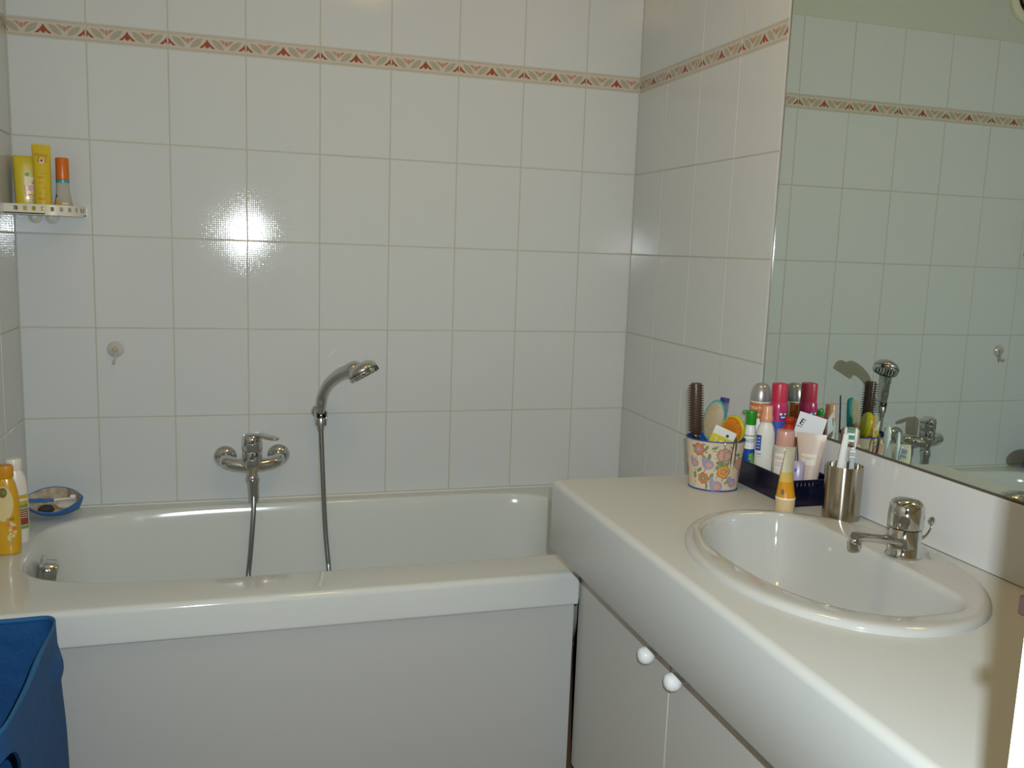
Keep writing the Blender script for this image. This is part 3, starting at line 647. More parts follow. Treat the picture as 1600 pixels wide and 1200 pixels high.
mb = MB(); mb.loft([ell_ring(a*(1+0.08*math.sin(i*2.1)), b, z, p=2.2, n=20) for i, (a, b, z) in enumerate(((0.012, 0.007, -0.006), (0.019, 0.011, -0.003), (0.020, 0.012, 0.003), (0.016, 0.010, 0.009), (0.008, 0.005, 0.012)))])
m_pum = mat('pumice', (0.045, 0.043, 0.038), 0.9); add_bump(m_pum, 160, 0.002); mb.obj('stone', m_pum, st)
tb = thing('toothbrush', 'blue and white toothbrush lying across the boat dish', 'toothbrush', inboat((-0.020, 0.006, 0.0315)), rot=(BR_[0], 0, BR_[2]+0.03))
mb = MB(); mb.tube(spline([(-0.050, 0.004, -0.002), (-0.02, 0.002, 0.0), (0.010, 0.0, 0.002), (0.022, 0, 0.003)], 5), [0.0048]*10+[0.004]*6, 10, flat=(0.8, 1.2)); mb.obj('handle', M_BOAT, tb)
mb = MB(); mb.tube(spline([(0.018, 0, 0.003), (0.045, 0.001, 0.005), (0.062, 0.0015, 0.006), (0.076, 0.002, 0.006)], 5), [0.0026]*6+[0.0024]*4+[0.0045]*5+[0.003], 10, flat=(0.6, 1.1)); mb.box((0.062, -0.0035, 0.007), (0.076, 0.0065, 0.016), 0.0015); mb.obj('head', M_WHITE, tb)

# ------------------------------------------------------------------ blue laundry bag in front of the bathtub
M_BAG = mat('blue_cloth', (0.006, 0.070, 0.22), 0.75); add_bump(M_BAG, 22, 0.006, 3)
bg = thing('laundry_bag', 'blue cloth laundry bag standing open beside the bath panel', 'laundry bag', (0.125, -1.03, 0))
HB = 0.565
def bag_pt(th, t, ins=0.0):
    a = 0.106+0.030*(1-t)+0.005*math.sin(9*t+2*th)*(1-t)-ins; b = 0.240+0.010*math.sin(7*t+th)*(1-t)+0.010*(1-t)-ins
    r = superell(a, b, 9.0-4*(1-t), th); q = 1+0.014*math.sin(5*th+6*t)*(1-t)
    if 0.80 < t < 0.92 and math.cos(th) > 0: q += 0.09*math.exp(-((th-0.95)/0.14)**2)*math.sin((t-0.80)/0.12*PI)
    x, y = r*q*math.cos(th), r*q*math.sin(th)
    z = HB*t+0.004*math.sin(3*th)*(t**4)
    if math.cos(th) > 0.1:
        e = math.sqrt(((y+0.208)/0.066)**2+((z-0.458)/0.062)**2)
        if 0.86 < e < 1.14: y = -0.208+(y+0.208)/e; z = 0.458+(z-0.458)/e
    return Vector((max(x, -0.107), y, z))
NB, NZ = 160, 90
def bag_keep(u, v):
    th = 2*PI*u; z = HB*v; p = bag_pt(th, v)
    return not (math.cos(th) > 0.1 and ((p.y+0.208)/0.066)**2+((z-0.458)/0.062)**2 < 1)
mb = MB(); mb.grid(lambda u, v: bag_pt(2*PI*u, v), NB, NZ, keep=bag_keep)
mb.grid(lambda u, v: bag_pt(2*PI*u, v, 0.0045), NB, NZ, keep=bag_keep)
mb.grid(lambda u, v: bag_pt(2*PI*u, 0.02, v*0.09), NB, 2); mb.obj('cloth', M_BAG, bg, angle=80)
mb = MB(); rings = []
for k in range(10):
    a = 2*PI*k/10
    rings.append([bag_pt(2*PI*i/NB, 1.0, 0.0022)+Vector((0, 0, 0.0055*math.sin(a)-0.002))+Vector((math.cos(2*PI*i/NB), math.sin(2*PI*i/NB), 0))*0.0048*math.cos(a) for i in range(NB)])
rings.append(rings[0]); mb.loft(rings, False, False); mb.obj('hem', mat('blue_hem', (0.010, 0.105, 0.27), 0.7), bg, angle=80)

# ------------------------------------------------------------------ floral bucket with brushes
BKX, BKY = 1.5830, -0.9400
bk = thing('floral_bucket', 'oval floral-printed tin bucket holding hairbrushes on the worktop', 'bucket', (BKX, BKY, ZT), -0.5)
RB, RT, HBK = 0.0525, 0.0640, 0.1120
OVX, OVY = 1.0, 0.80
def rbk(z): return RB+(RT-RB)*z/HBK
mb = MB(); mb.lathe([(RB, 0.002), (RT, HBK)], 64, cap0=True, cap1=False, sx=OVX, sy=OVY)
M_TIN = mat('tin_cream', (0.55, 0.43, 0.31), 0.35)
mb.obj('wall', M_TIN, bk)
mb = MB(); mb.lathe([(0.0, 0.004), (RB-0.001, 0.004), (RT-0.0012, HBK)], 64, cap0=False, cap1=False, sx=OVX, sy=OVY)
M_TINB = mat('tin_blue', (0.02, 0.06, 0.24), 0.35)
mb.obj('lining', M_TINB, bk)
for nm, r, z in (('rim', RT, HBK), ('foot_ring', RB+0.0003, 0.0018)):
    mb = MB(); n = 64; rings = []
    for k in range(9):
        a = 2*PI*k/8; rings.append([((r+0.0016*math.cos(a))*OVX*math.cos(2*PI*j/n), (r+0.0016*math.cos(a))*OVY*math.sin(2*PI*j/n), z+0.0016*math.sin(a)) for j in range(n)])
    mb.loft(rings, False, False); mb.obj(nm, M_TINB, bk)
mb = MB(); r2 = random.Random(3)
PR = [mat('print_coral', (0.50, 0.16, 0.07), 0.4), mat('print_rose2', (0.52, 0.26, 0.20), 0.4), mat('print_leaf', (0.13, 0.22, 0.09), 0.4), mat('print_lilac', (0.27, 0.24, 0.34), 0.4), mat('print_amber', (0.56, 0.27, 0.05), 0.4), mat('print_ink', (0.12, 0.05, 0.03), 0.5), mat('print_sage', (0.28, 0.35, 0.22), 0.4)]
def fnb(d):
    def f(u, z):
        a = u/0.058; q = rbk(z)+0.0003+d
        return Vector((q*OVX*math.cos(a), q*OVY*math.sin(a), z))
    return f
aw = face_cam(BKX, BKY)+0.5                   # towards the doorway in bucket axes
U0 = aw*0.058
def flower(u, z, r, c0, c1, lob=7):
    r *= 1.18
    wblob(mb, fnb(0.0000), U0+u, z, r*1.10, r*1.10, 5, lob, 0.10, 28); wblob(mb, fnb(0.00010), U0+u, z, r, r, c0, lob, 0.10, 28)
    wblob(mb, fnb(0.00020), U0+u, z, r*0.52, r*0.52, c1, 5, 0.15); wblob(mb, fnb(0.00030), U0+u, z, r*0.25, r*0.25, 6)
def leaf(u, z, l, rot, c=2): wblob(mb, fnb(0.00008), U0+u, z, l, l*0.48, c, 0, 0, 14, rot)
def bird(u, z, r):
    r *= 1.3
    wblob(mb, fnb(0.00008), U0+u, z, r, r*0.85, 3, 0, 0, 20); wblob(mb, fnb(0.00012), U0+u-r*0.70, z+r*0.55, r*0.40, r*0.80, 3, 0, 0, 16, 0.1)
    wblob(mb, fnb(0.00018), U0+u+r*0.1, z-r*0.05, r*0.5, r*0.42, 1, 5, 0.1)
def stem(u0, z0, u1, z1):
    f = fnb(0.00004); n = 6; L = math.hypot(u1-u0, z1-z0); nx, nz = -(z1-z0)/L*0.0006, (u1-u0)/L*0.0006
    for i in range(n):
        a, b = i/n, (i+1)/n; w1 = 0.004*math.sin(PI*a); w2 = 0.004*math.sin(PI*b)
        p = lambda t, s_, w_: f(U0+u0+(u1-u0)*t+s_*nx+w_*nx*800*0, z0+(z1-z0)*t+s_*nz+w_)
        mb.poly([p(a, -1, w1), p(b, -1, w2), p(b, 1, w2), p(a, 1, w1)], 5)
# as the photograph shows them, left to right on the side towards the doorway
flower(-0.034, 0.092, 0.0105, 0, 3); flower(0.021, 0.083, 0.0120, 1, 1, 8); flower(-0.022, 0.028, 0.0095, 0, 2); flower(0.022, 0.046, 0.0115, 4, 0, 5)
bird(-0.012, 0.060, 0.0100); bird(0.008, 0.012, 0.0115); bird(-0.045, 0.060, 0.0085)
for u, z, l, ro in ((-0.016, 0.097, 0.0065, 1.2), (-0.010, 0.078, 0.0075, 1.4), (-0.032, 0.046, 0.0075, 0.7), (-0.004, 0.034, 0.0085, 1.2), (0.012, 0.066, 0.0075, 0.1), (0.030, 0.064, 0.006, 1.0), (-0.044, 0.033, 0.008, 1.6), (0.014, 0.060, 0.008, 0.3), (-0.046, 0.098, 0.006, 0.3), (0.000, 0.098, 0.0065, 0.4), (0.034, 0.025, 0.006, 1.2), (-0.014, 0.010, 0.006, 1.4), (0.006, 0.055, 0.005, 1.2)): leaf(u, z, l, ro)
for a in ((-0.034, 0.080, -0.012, 0.070), (0.006, 0.070, 0.010, 0.040), (-0.022, 0.038, -0.014, 0.050), (0.022, 0.034, 0.020, 0.024), (-0.005, 0.090, 0.010, 0.085), (0.030, 0.030, 0.038, 0.045)): stem(*a)
for k in range(26):
    leaf(-0.050+0.100*((k*0.754) % 1), 0.008+0.098*((k*0.569) % 1), 0.0036, k*1.3, 2 if k % 2 else 6)
# the rest of the way round
for k in range(16):
    u = 0.048+k*0.0152; z = 0.02+0.07*((k*0.618) % 1)
    if u < 0.058*2*PI-0.055:
        (flower(u, z, 0.0105, (0, 1, 4)[k % 3], (3, 1, 0)[k % 3]) if k % 2 else bird(u, z, 0.0095))
        leaf(u+0.007, 0.10-z*0.85, 0.0075, k*0.7)
mb.obj('flower_print', PR, bk)
def inb(dx, dy, z): return (BKX+dx, BKY+dy, z)
# round brush
M_BRW = mat('brush_brown', (0.055, 0.032, 0.020), 0.35)
rbx, rby = 1.5560, -0.9110
rb = thing('round_hairbrush', 'brown round hairbrush with silver collar upright in the floral bucket', 'hairbrush', (rbx, rby, 0.815), rot=(-0.03, -0.05, 0))
MB().lathe([(0.0085, 0.0), (0.0095, 0.01), (0.0085, 0.060), (0.0088, 0.072)], 24).obj('handle', M_BRW, rb)
MB().lathe([(0.0093, 0.070), (0.0096, 0.072), (0.0096, 0.104), (0.0090, 0.106)], 28).obj('collar', M_CHROME, rb)
MB().lathe([(0.0100, 0.105), (0.0122, 0.109), (0.0122, 0.2175), (0.0112, 0.221), (0.0, 0.222)], 28, cap1=False).obj('barrel', M_BRW, rb)
mb = MB()
for i in range(19):
    for j in range(16):
        a = 2*PI*(j+0.5*(i % 2))/16; z = 0.114+i*0.0056; c, s_ = math.cos(a), math.sin(a); w_ = 0.0011
        q0, q1 = 0.0118, 0.0188
        mb.add([(q0*c-s_*w_, q0*s_+c*w_, z), (q0*c+s_*w_, q0*s_-c*w_, z), (q0*c, q0*s_, z+0.0022), (q1*c, q1*s_, z+0.0004)], [[0, 1, 3], [1, 2, 3], [2, 0, 3]])
tag(mb.obj('bristles', M_BRW, rb, smooth=False), kind='stuff')
# oval paddle brush, pad towards the doorway
def flat_brush(name, label, loc, rz, lean, tilt_, a, b, zc, colpad, colback, colpin, nx, ny, pin, hl):
    t = thing(name, label, 'hairbrush', loc, rot=(lean, tilt_, rz))
    mb = MB(); mb.loft([[(x*sx_, y_, z*1.0) for x, _, z in [(a*q*math.cos(2*PI*k/36), 0, zc+b*q*math.sin(2*PI*k/36)) for k in range(36)] for sx_ in (1,)] for q, y_ in ((0.90, 0.010), (1.0, 0.005), (1.0, -0.001), (0.96, -0.003))]); mb.obj('back', colback, t)
    mb = MB(); mb.loft([[(a*q*math.cos(2*PI*k/36), y_, zc+b*q*math.sin(2*PI*k/36)) for k in range(36)] for q, y_ in ((0.90, -0.003), (0.86, -0.0055), (0.6, -0.008), (0.25, -0.009))]); mb.obj('pad', colpad, t)
    mb = MB()
    for i in range(nx):
        for j in range(ny):
            u = -1+2*(i+0.5)/nx; v = -1+2*(j+0.5)/ny
            if u*u+v*v > 0.98: continue
            x, z = a*0.84*u, zc+b*0.84*v; y0 = -0.0065; y1 = y0-pin
            mb.add([(x-0.0011, y0, z-0.0010), (x+0.0011, y0, z-0.0010), (x, y0, z+0.0013), (x*1.06, y1, zc+(z-zc)*1.06)], [[0, 1, 3], [1, 2, 3], [2, 0, 3]])
    tag(mb.obj('bristles', colpin, t, smooth=False), kind='stuff')
    mb = MB(); mb.tube([(0, 0.003, zc-b*0.94), (0, 0.003, zc-b-0.02), (0, 0.003, hl)], [0.009, 0.0075, 0.008], 14, flat=(0.7, 1)); mb.obj('handle', colback, t)
    return t
az = face_cam(1.6, -0.93)+PI/2
flat_brush('paddle_hairbrush', 'turquoise-backed oval hairbrush with beige pad in the floral bucket', (1.5745, -0.9060, 0.822), az-0.25, -0.08, 0.12, 0.0245, 0.0480, 0.130, mat('pad_beige', (0.36, 0.28, 0.16), 0.5), mat('brush_turquoise', (0.03, 0.30, 0.33), 0.35), mat('pins_beige', (0.62, 0.56, 0.42), 0.4), 11, 17, 0.011, 0.003)
flat_brush('spiky_hairbrush', 'yellow-green hairbrush with orange pad tilted in the floral bucket', (1.6030, -0.9370, 0.838), az-0.55, 0.16, 0.31, 0.0265, 0.0330, 0.112, mat('pad_orange', (0.48, 0.10, 0.008), 0.4), mat('brush_yellow', (0.42, 0.42, 0.01), 0.35), mat('pins_yellow', (0.60, 0.38, 0.01), 0.4), 9, 11, 0.012, 0.004)
# comb
cb = thing('hair_comb', 'violet plastic comb standing in the floral bucket', 'comb', (1.6090, -0.8970, 0.815), rot=(-0.05, 0.06, az-PI/2+PI/2-0.35))
M_VIO = mat('comb_violet', (0.055, 0.045, 0.19), 0.35)
MB().loft([[(x, y, z) for x, y in ((-0.0105, -0.0016), (-0.0105+0.009, -0.0016), (-0.0105+0.009, 0.0016), (-0.0105, 0.0016))] for z in (0.0, 0.186)]).obj('spine', M_VIO, cb)
mb = MB()
for k in range(44): mb.box((-0.002, -0.0011, 0.018+k*0.0036), (0.0105, 0.0011, 0.018+k*0.0036+0.0017))
tag(mb.obj('teeth', M_VIO, cb, smooth=False), kind='stuff')
MB().box((-0.0105, -0.0016, 0.176), (0.0105, 0.0016, 0.1865), 0.0008).obj('end_tooth', M_VIO, cb)
# sachet
sa = thing('sachet', 'yellow and white paper sachet sticking out of the floral bucket', 'sachet', (1.5720, -0.9680, 0.901), rot=(0.14, 0.36, az-0.05))
M_PAPW = mat('paper_white', (0.62, 0.62, 0.58), 0.5); M_PAPY = mat('paper_yellow', (0.58, 0.46, 0.02), 0.45)
MB().box((-0.0240, -0.0006, -0.024), (0.0240, 0.0006, 0.0490), 0.0003).obj('packet', M_PAPW, sa)
mb = MB(); fs = lambda u, z: Vector((u, -0.0009, z))
wpatch(mb, fs, -0.0238, 0.0238, -0.022, 0.0300, 0, 2, 1); mb.obj('yellow_panel', M_PAPY, sa)
mb = MB(); fs2 = lambda u, z: Vector((u, -0.0013, z))
wpatch(mb, fs2, 0.0050, 0.0108, 0.0325, 0.0385, 0, 1, 1); mb.obj('black_square', M_DK, sa)
mb = MB(); wblob(mb, fs2, 0.0130, 0.0150, 0.0060, 0.0050, 0, 3, 0.2); mb.obj('red_mark', M_ORG, sa)
mb = MB(); wtext(mb, fs2, '2', 0.0200, -0.0120, 0.0150, 0); mb.obj('numeral', mat('numeral_grey', (0.55, 0.60, 0.60), 0.4), sa)
MB().lathe([(0.0, -0.0005), (0.0052, 0), (0.0052, 0.0006), (0, 0.001)], 16, M=T(0.002, -0.0010, 0.015) @ R(PI/2, 'X'), cap0=False, cap1=False).obj('white_spot', M_WHITE, sa)
# tweezers hooked over the rim
tw = thing('tweezers', 'steel tweezers hooked over the rim of the floral bucket', 'tweezers', (1.5960, -0.9960, 0.868), rot=(0.16, 0.10, az-0.3))
for s_ in (-1, 1):
    mb = MB(); mb.tube(spline([(s_*0.0036, -0.0045, -0.006), (s_*0.0040, -0.0040, 0.020), (s_*0.0030, -0.0020, 0.045), (s_*0.0006, 0.0, 0.064)], 5), [0.0008]*3+[0.0024]*6+[0.0030]*4+[0.0022]*3, 8, flat=(0.5, 1.0)); mb.obj('arm', mat('tweezer_steel', (0.30, 0.29, 0.28), 0.3, metal=1.0), tw)
hc_ = thing('hair_clip', 'clear plastic clip hooked on the rim of the floral bucket', 'clip', (1.5725, -0.9985, 0.880), rot=(0.10, 0.0, az))
mb = MB(); mb.tube(spline([(0, 0.006, 0.034), (0, 0.001, 0.043), (0, -0.005, 0.040), (0, -0.006, 0.02), (0, -0.003, -0.006)], 6), [0.0034]*25, 10, flat=(0.5, 1.0)); mb.obj('body', mat('clip_clear', (0.55, 0.55, 0.50), 0.1, trans=0.6), hc_)

# ------------------------------------------------------------------ navy basket and the toiletries in it
BX0, BX1, BY0, BY1, BHH = 1.6640, 1.7690, -1.1170, -0.8420, 0.0550
nb = thing('navy_basket', 'dark navy plastic basket full of toiletries against the upstand', 'basket', ((BX0+BX1)/2, (BY0+BY1)/2, ZT))
M_NAVY = mat('navy_plastic', (0.003, 0.0035, 0.017), 0.25, coat=0.2)
hx, hy = (BX1-BX0)/2, (BY1-BY0)/2
nbm = MB(); nbm.box((-hx, -hy, 0), (hx, hy, 0.0025), 0.0008); nbm.obj('bottom', M_NAVY, nb)
def slot_wall(a, b, nm, nslot):
    a = Vector(a); b = Vector(b); L = (b-a).length; d = (b-a)/L; n = Vector((-d.y, d.x, 0))
    mb = MB(); nu = nslot*4
    def keep(u, v):
        k = (u*nu) % 4
        return not (nm == 'end_wall' and 0.80 < v < 0.90 and 1 <= k < 2.5)
    flare = lambda v: 0.004*v
    for o in (0.0, 0.0016): mb.grid(lambda u, v: a+d*(L*u)+n*(o)-n*0.0+Vector((0, 0, BHH*v)), nu, 14, keep=keep)
    mb.grid(lambda u, v: a+d*(L*u)+n*(0.0016*v)+Vector((0, 0, BHH)), nu, 1)
    mb.obj(nm, M_NAVY, nb, smooth=False)
slot_wall((-hx, -hy, 0), (hx, -hy, 0), 'end_wall', 11); slot_wall((hx, hy, 0), (-hx, hy, 0), 'end_wall', 11)
slot_wall((hx, -hy, 0), (hx, hy, 0), 'side_wall', 30); slot_wall((-hx, hy, 0), (-hx, -hy, 0), 'side_wall', 30)
mb = MB()
for a, b in (((-hx, -hy), (hx, -hy)), ((hx, -hy), (hx, hy)), ((hx, hy), (-hx, hy)), ((-hx, hy), (-hx, -hy))): mb.tube([(a[0], a[1], BHH), (b[0], b[1], BHH)], 0.0022, 8)
mb.obj('rim', M_NAVY, nb)
ZB = ZT+0.0026
def spin(x, y): return face_cam(x, y)        # azimuth used as the front of the print
def bottle(name, label, cat, x, y): return thing(name, label, cat, (x, y, ZB))
# green-capped spray bottle
x, y = 1.6880, -0.9100; a0 = spin(x, y)
g_ = bottle('green_cap_bottle', 'slim white bottle with bright green nozzle cap in the navy basket', 'bottle', x, y)
MB().lathe([(0.0118, 0), (0.0124, 0.002), (0.0124, 0.118), (0.0112, 0.124), (0.0105, 0.131)], 32).obj('body', M_WHITE, g_)
M_GCAP = mat('green_cap', (0.02, 0.26, 0.02), 0.3)
mb = MB(); mb.lathe([(0.0112, 0.131), (0.0116, 0.133), (0.0116, 0.152), (0.0124, 0.160), (0.0118, 0.1625), (0, 0.163)], 28, cap1=False)
ax_ = Vector((math.cos(a0-PI/2), math.sin(a0-PI/2), 0))
mb.tube([ax_*0.004+Vector((0, 0, 0.158)), ax_*0.012+Vector((0, 0, 0.159)), ax_*0.0195+Vector((0, 0, 0.1605))], [0.0045, 0.0042, 0.0036], 12); mb.obj('nozzle_cap', M_GCAP, g_)
mb = MB(); fn = wrap(0.0124, a0, 0.0003); wpatch(mb, fn, -0.018, 0.018, 0.1055, 0.1075, 0); mb.obj('green_stripe', M_GRN, g_)
mb = MB(); wpatch(mb, fn, -0.018, 0.018, 0.045, 0.076, 0); mb.obj('blue_panel', mat('panel_blue', (0.01, 0.07, 0.34), 0.35), g_)
mb = MB(); fn2 = wrap(0.0124, a0, 0.0006); wblob(mb, fn2, 0.006, 0.058, 0.006, 0.009, 0, 5, 0.2); wblob(mb, fn2, 0.010, 0.049, 0.007, 0.005, 0, 5, 0.2); mb.obj('leaf_print', mat('leaf_bright', (0.20, 0.42, 0.06), 0.4), g_)
mb = MB(); wtext(mb, fn, 'NISP', 0.0125, 0.0005, 0.0945, 0); mb.obj('lettering', mat('letter_violet', (0.10, 0.10, 0.32), 0.4), g_)
# white lotion with peach cap
x, y = 1.6940, -0.9620; a0 = spin(x, y)
l_ = thing('lotion_bottle', 'white curved lotion bottle with peach cap in the navy basket', 'bottle', (x, y, ZB), a0+PI/2)
M_LOT = mat('lotion_white', (0.62, 0.61, 0.56), 0.3)
MB().loft([ell_ring(a, b, z, p=2.3) for a, b, z in ((0.0185, 0.0105, 0.0), (0.0205, 0.012, 0.003), (0.0212, 0.0125, 0.05), (0.0212, 0.0125, 0.105), (0.0200, 0.012, 0.124), (0.0160, 0.011, 0.138), (0.0120, 0.0100, 0.146), (0.0115, 0.0098, 0.149))]).obj('body', M_LOT, l_)
MB().lathe([(0.0138, 0.148), (0.0142, 0.150), (0.0140, 0.160), (0.0118, 0.164), (0.0118, 0.181), (0.0108, 0.184), (0, 0.1842)], 28, cap1=False).obj('cap', mat('peach_cap', (0.56, 0.28, 0.16), 0.3), l_)
def F5(u, z): return Vector((u, -0.0125*(max(0, 1-(abs(u)/0.0212)**2.3))**(1/2.3)-0.0004, z))
mb = MB(); wpatch(mb, F5, -0.0190, -0.0080, 0.083, 0.118, 0); mb.obj('blue_label', mat('label_blue', (0.02, 0.06, 0.30), 0.4), l_)
mb = MB()
for k in range(4): wpatch(mb, lambda u, z: F5(u, z)-Vector((0, 0.0003, 0)), -0.0175, -0.0105, 0.088+k*0.007, 0.091+k*0.007, 0)
wpatch(mb, F5, -0.016, -0.006, 0.0745, 0.0760, 1); wpatch(mb, F5, -0.016, -0.005, 0.0685, 0.0695, 2)
tag(mb.obj('fine_print', [mat('print_pale', (0.30, 0.32, 0.50), 0.4), M_DK, mat('print_blush', (0.50, 0.32, 0.30), 0.4)], l_), kind='stuff')
# silver-capped deodorant
x, y = 1.7320, -0.8740; a0 = spin(x, y)
d_ = bottle('deodorant', 'tall deodorant with domed silver cap and orange band in the navy basket', 'deodorant', x, y)
MB().lathe([(0.0215, 0), (0.0226, 0.003), (0.0226, 0.176), (0.0215, 0.179)], 36).obj('body', M_WHITE, d_)
MB().lathe([(0.0226, 0.179), (0.0228, 0.181), (0.0218, 0.196), (0.0185, 0.211), (0.0130, 0.2185), (0.006, 0.2205), (0, 0.221)], 36, cap1=False).obj('cap', mat('cap_silver', (0.42, 0.42, 0.43), 0.28, metal=0.7), d_)
mb = MB(); fn = wrap(0.0226, a0, 0.0003); wpatch(mb, fn, -0.034, 0.034, 0.140, 0.1765, 0, 24); mb.obj('orange_band', mat('deo_orange', (0.52, 0.15, 0.02), 0.35), d_)
mb = MB(); fn2 = wrap(0.0226, a0, 0.0006); wtext(mb, fn2, 'HYDRATI', 0.0105, -0.0180, 0.1640, 0); wtext(mb, fn2, 'mati', 0.0085, -0.0070, 0.1500, 0); mb.obj('lettering', M_WHITE, d_)
# pink spray can
x, y = 1.7380, -0.9380; a0 = spin(x, y)
p_ = bottle('pink_spray_can', 'bright pink spray can with red-pink cap in the navy basket', 'spray can', x, y)
M_PNK = mat('can_pink', (0.42, 0.02, 0.10), 0.25, coat=0.3)
MB().lathe([(0.0200, 0), (0.0208, 0.003), (0.0208, 0.174), (0.0196, 0.183), (0.0180, 0.188)], 36).obj('body', M_PNK, p_)
MB().lathe([(0.0180, 0.188), (0.0182, 0.190), (0.0178, 0.225), (0.0170, 0.2290), (0.010, 0.2305), (0, 0.2308)], 36, cap1=False).obj('cap', mat('can_cap', (0.42, 0.02, 0.055), 0.35), p_)
mb = MB(); fn = wrap(0.0208, a0, 0.0003); wpatch(mb, fn, -0.026, 0.026, 0.095, 0.1465, 0, 24, 6); mb.obj('blue_label', mat('can_blue', (0.05, 0.10, 0.40), 0.3), p_)
mb = MB(); wpatch(mb, fn, 0.0035, 0.0195, 0.1510, 0.1655, 0); mb.obj('badge', mat('badge_blue', (0.03, 0.05, 0.30), 0.3), p_)
mb = MB(); fn2 = wrap(0.0208, a0, 0.0006)
for u, z, r in ((0.0065, 0.1625, 0.0030), (0.0165, 0.1625, 0.0026), (0.0085, 0.1555, 0.0022), (0.0140, 0.1560, 0.0020), (0.0118, 0.1540, 0.0012), (0.0160, 0.1525, 0.0012)): wblob(mb, fn2, u, z, r, r*0.85, 0, 3, 0.25)
tag(mb.obj('badge_map', M_WHITE, p_), kind='stuff')
# red flip-cap bottle
x, y = 1.7400, -0.9820; a0 = spin(x, y)
r_ = bottle('red_cap_bottle', 'orange bottle with red flip cap in the navy basket', 'bottle', x, y)
MB().lathe([(0.0165, 0), (0.0178, 0.003), (0.0180, 0.105), (0.0172, 0.118)], 32).obj('body', mat('bottle_orange', (0.42, 0.10, 0.01), 0.25, coat=0.2), r_)
MB().lathe([(0.0178, 0.118), (0.0180, 0.120), (0.0176, 0.130), (0.0150, 0.137), (0.0095, 0.1415), (0.0085, 0.145), (0.0110, 0.149), (0.0125, 0.153), (0.0120, 0.158), (0.0085, 0.1605), (0, 0.161)], 32, cap1=False).obj('flip_cap', mat('cap_red', (0.36, 0.025, 0.01), 0.3), r_)
# pink-capped bottle
x, y = 1.6945, -1.0370; a0 = spin(x, y)
k_ = bottle('pink_cap_bottle', 'clear bottle with big pale pink cap and white label in the navy basket', 'bottle', x, y)
MB().lathe([(0.0225, 0), (0.0240, 0.003), (0.0240, 0.098), (0.0225, 0.107), (0.0185, 0.1105)], 36).obj('body', mat('bottle_frost', (0.46, 0.44, 0.40), 0.25), k_)
MB().lathe([(0.0190, 0.1105), (0.0193, 0.112), (0.0190, 0.140), (0.0178, 0.1435), (0.010, 0.1450), (0, 0.1453)], 36, cap1=False).obj('cap', mat('cap_pink', (0.50, 0.27, 0.23), 0.22, coat=0.2), k_)
mb = MB(); fn = wrap(0.0240, a0, 0.0003); wpatch(mb, fn, -0.021, 0.008, 0.020, 0.096, 0, 14, 4); mb.obj('label', mat('label_offwhite', (0.62, 0.60, 0.54), 0.4), k_)
mb = MB(); fn2 = wrap(0.0240, a0, 0.0006); wpatch(mb, fn2, -0.0195, 0.004, 0.0820, 0.0890, 0); mb.obj('pink_stripe', mat('stripe_pink', (0.60, 0.42, 0.36), 0.4), k_)
mb = MB()
for z, u1 in ((0.0745, 0.002), (0.0690, -0.003)): wpatch(mb, fn2, -0.0185, u1, z, z+0.0022, 0)
for z, u0 in ((0.0470, -0.0170), (0.0420, -0.0125)): wpatch(mb, fn2, u0, 0.000, z, z+0.0022, 1)
tag(mb.obj('fine_print', [mat('print_grey', (0.42, 0.40, 0.36), 0.4), M_DK], k_), kind='stuff')
# pale pink tube, crimp up
x, y = 1.7330, -1.0740; a0 = spin(x, y)
t_ = thing('pale_pink_tube', 'pale pink cosmetic tube standing crimp-up in the navy basket', 'tube', (x, y, ZB), a0+PI/2-0.15)
rings = []
for i in range(13):
    t = i/12; rings.append(ell_ring(0.0170+0.0140*t, 0.0168*(1-t)**0.8+0.0010, 0.022+0.1210*t, p=2.0+0.8*t))
MB().loft(rings).obj('body', mat('tube_pale', (0.50, 0.40, 0.34), 0.35), t_)
MB().lathe([(0.0160, 0), (0.0166, 0.002), (0.0166, 0.0215)], 32).obj('cap', mat('tube_cap', (0.56, 0.50, 0.44), 0.3), t_)
def F6(u, z):
    t = max(0, min(1, (z-0.022)/0.121)); a = 0.0170+0.0140*t; b = 0.0168*(1-t)**0.8+0.0010
    return Vector((u, -b*math.sqrt(max(0, 1-(u/a)**2))-0.0006, z))
mb = MB(); wpatch(mb, F6, -0.0180, 0.0150, 0.0760, 0.1000, 0, 16, 4); mb.obj('label', mat('tube_label', (0.60, 0.55, 0.47), 0.4), t_)
mb = MB()
for k in range(11): wpatch(mb, lambda u, z: F6(u, z)-Vector((0, 0.0004, 0)), -0.0150+k*0.0024, -0.0150+k*0.0024+0.0015, 0.0905, 0.0925, 0, 1, 1)
for k in range(5): wpatch(mb, lambda u, z: F6(u, z)-Vector((0, 0.0004, 0)), -0.0080+k*0.0024, -0.0080+k*0.0024+0.0015, 0.0875, 0.0886, 0, 1, 1)
tag(mb.obj('fine_print', mat('tube_print', (0.26, 0.22, 0.18), 0.4), t_), kind='stuff')
# lavender sample tube
x, y = 1.6950, -1.0900; a0 = spin(x, y)
v_ = thing('lavender_tube', 'small lavender tube at the front of the navy basket', 'tube', (x, y, ZB), a0+PI/2)
MB().loft([ell_ring(a, b, z, p=2.4) for a, b, z in ((0.0115, 0.0105, 0), (0.0122, 0.011, 0.002), (0.0125, 0.0095, 0.05), (0.0128, 0.0050, 0.082), (0.0128, 0.0012, 0.088))]).obj('body', mat('lavender', (0.33, 0.30, 0.42), 0.3), v_)
mb = MB(); wblob(mb, lambda u, z: Vector((u, -0.0086, z)), -0.0055, 0.0705, 0.0030, 0.0042, 0); mb.obj('emblem', mat('violet_mark', (0.14, 0.12, 0.30), 0.4), v_)
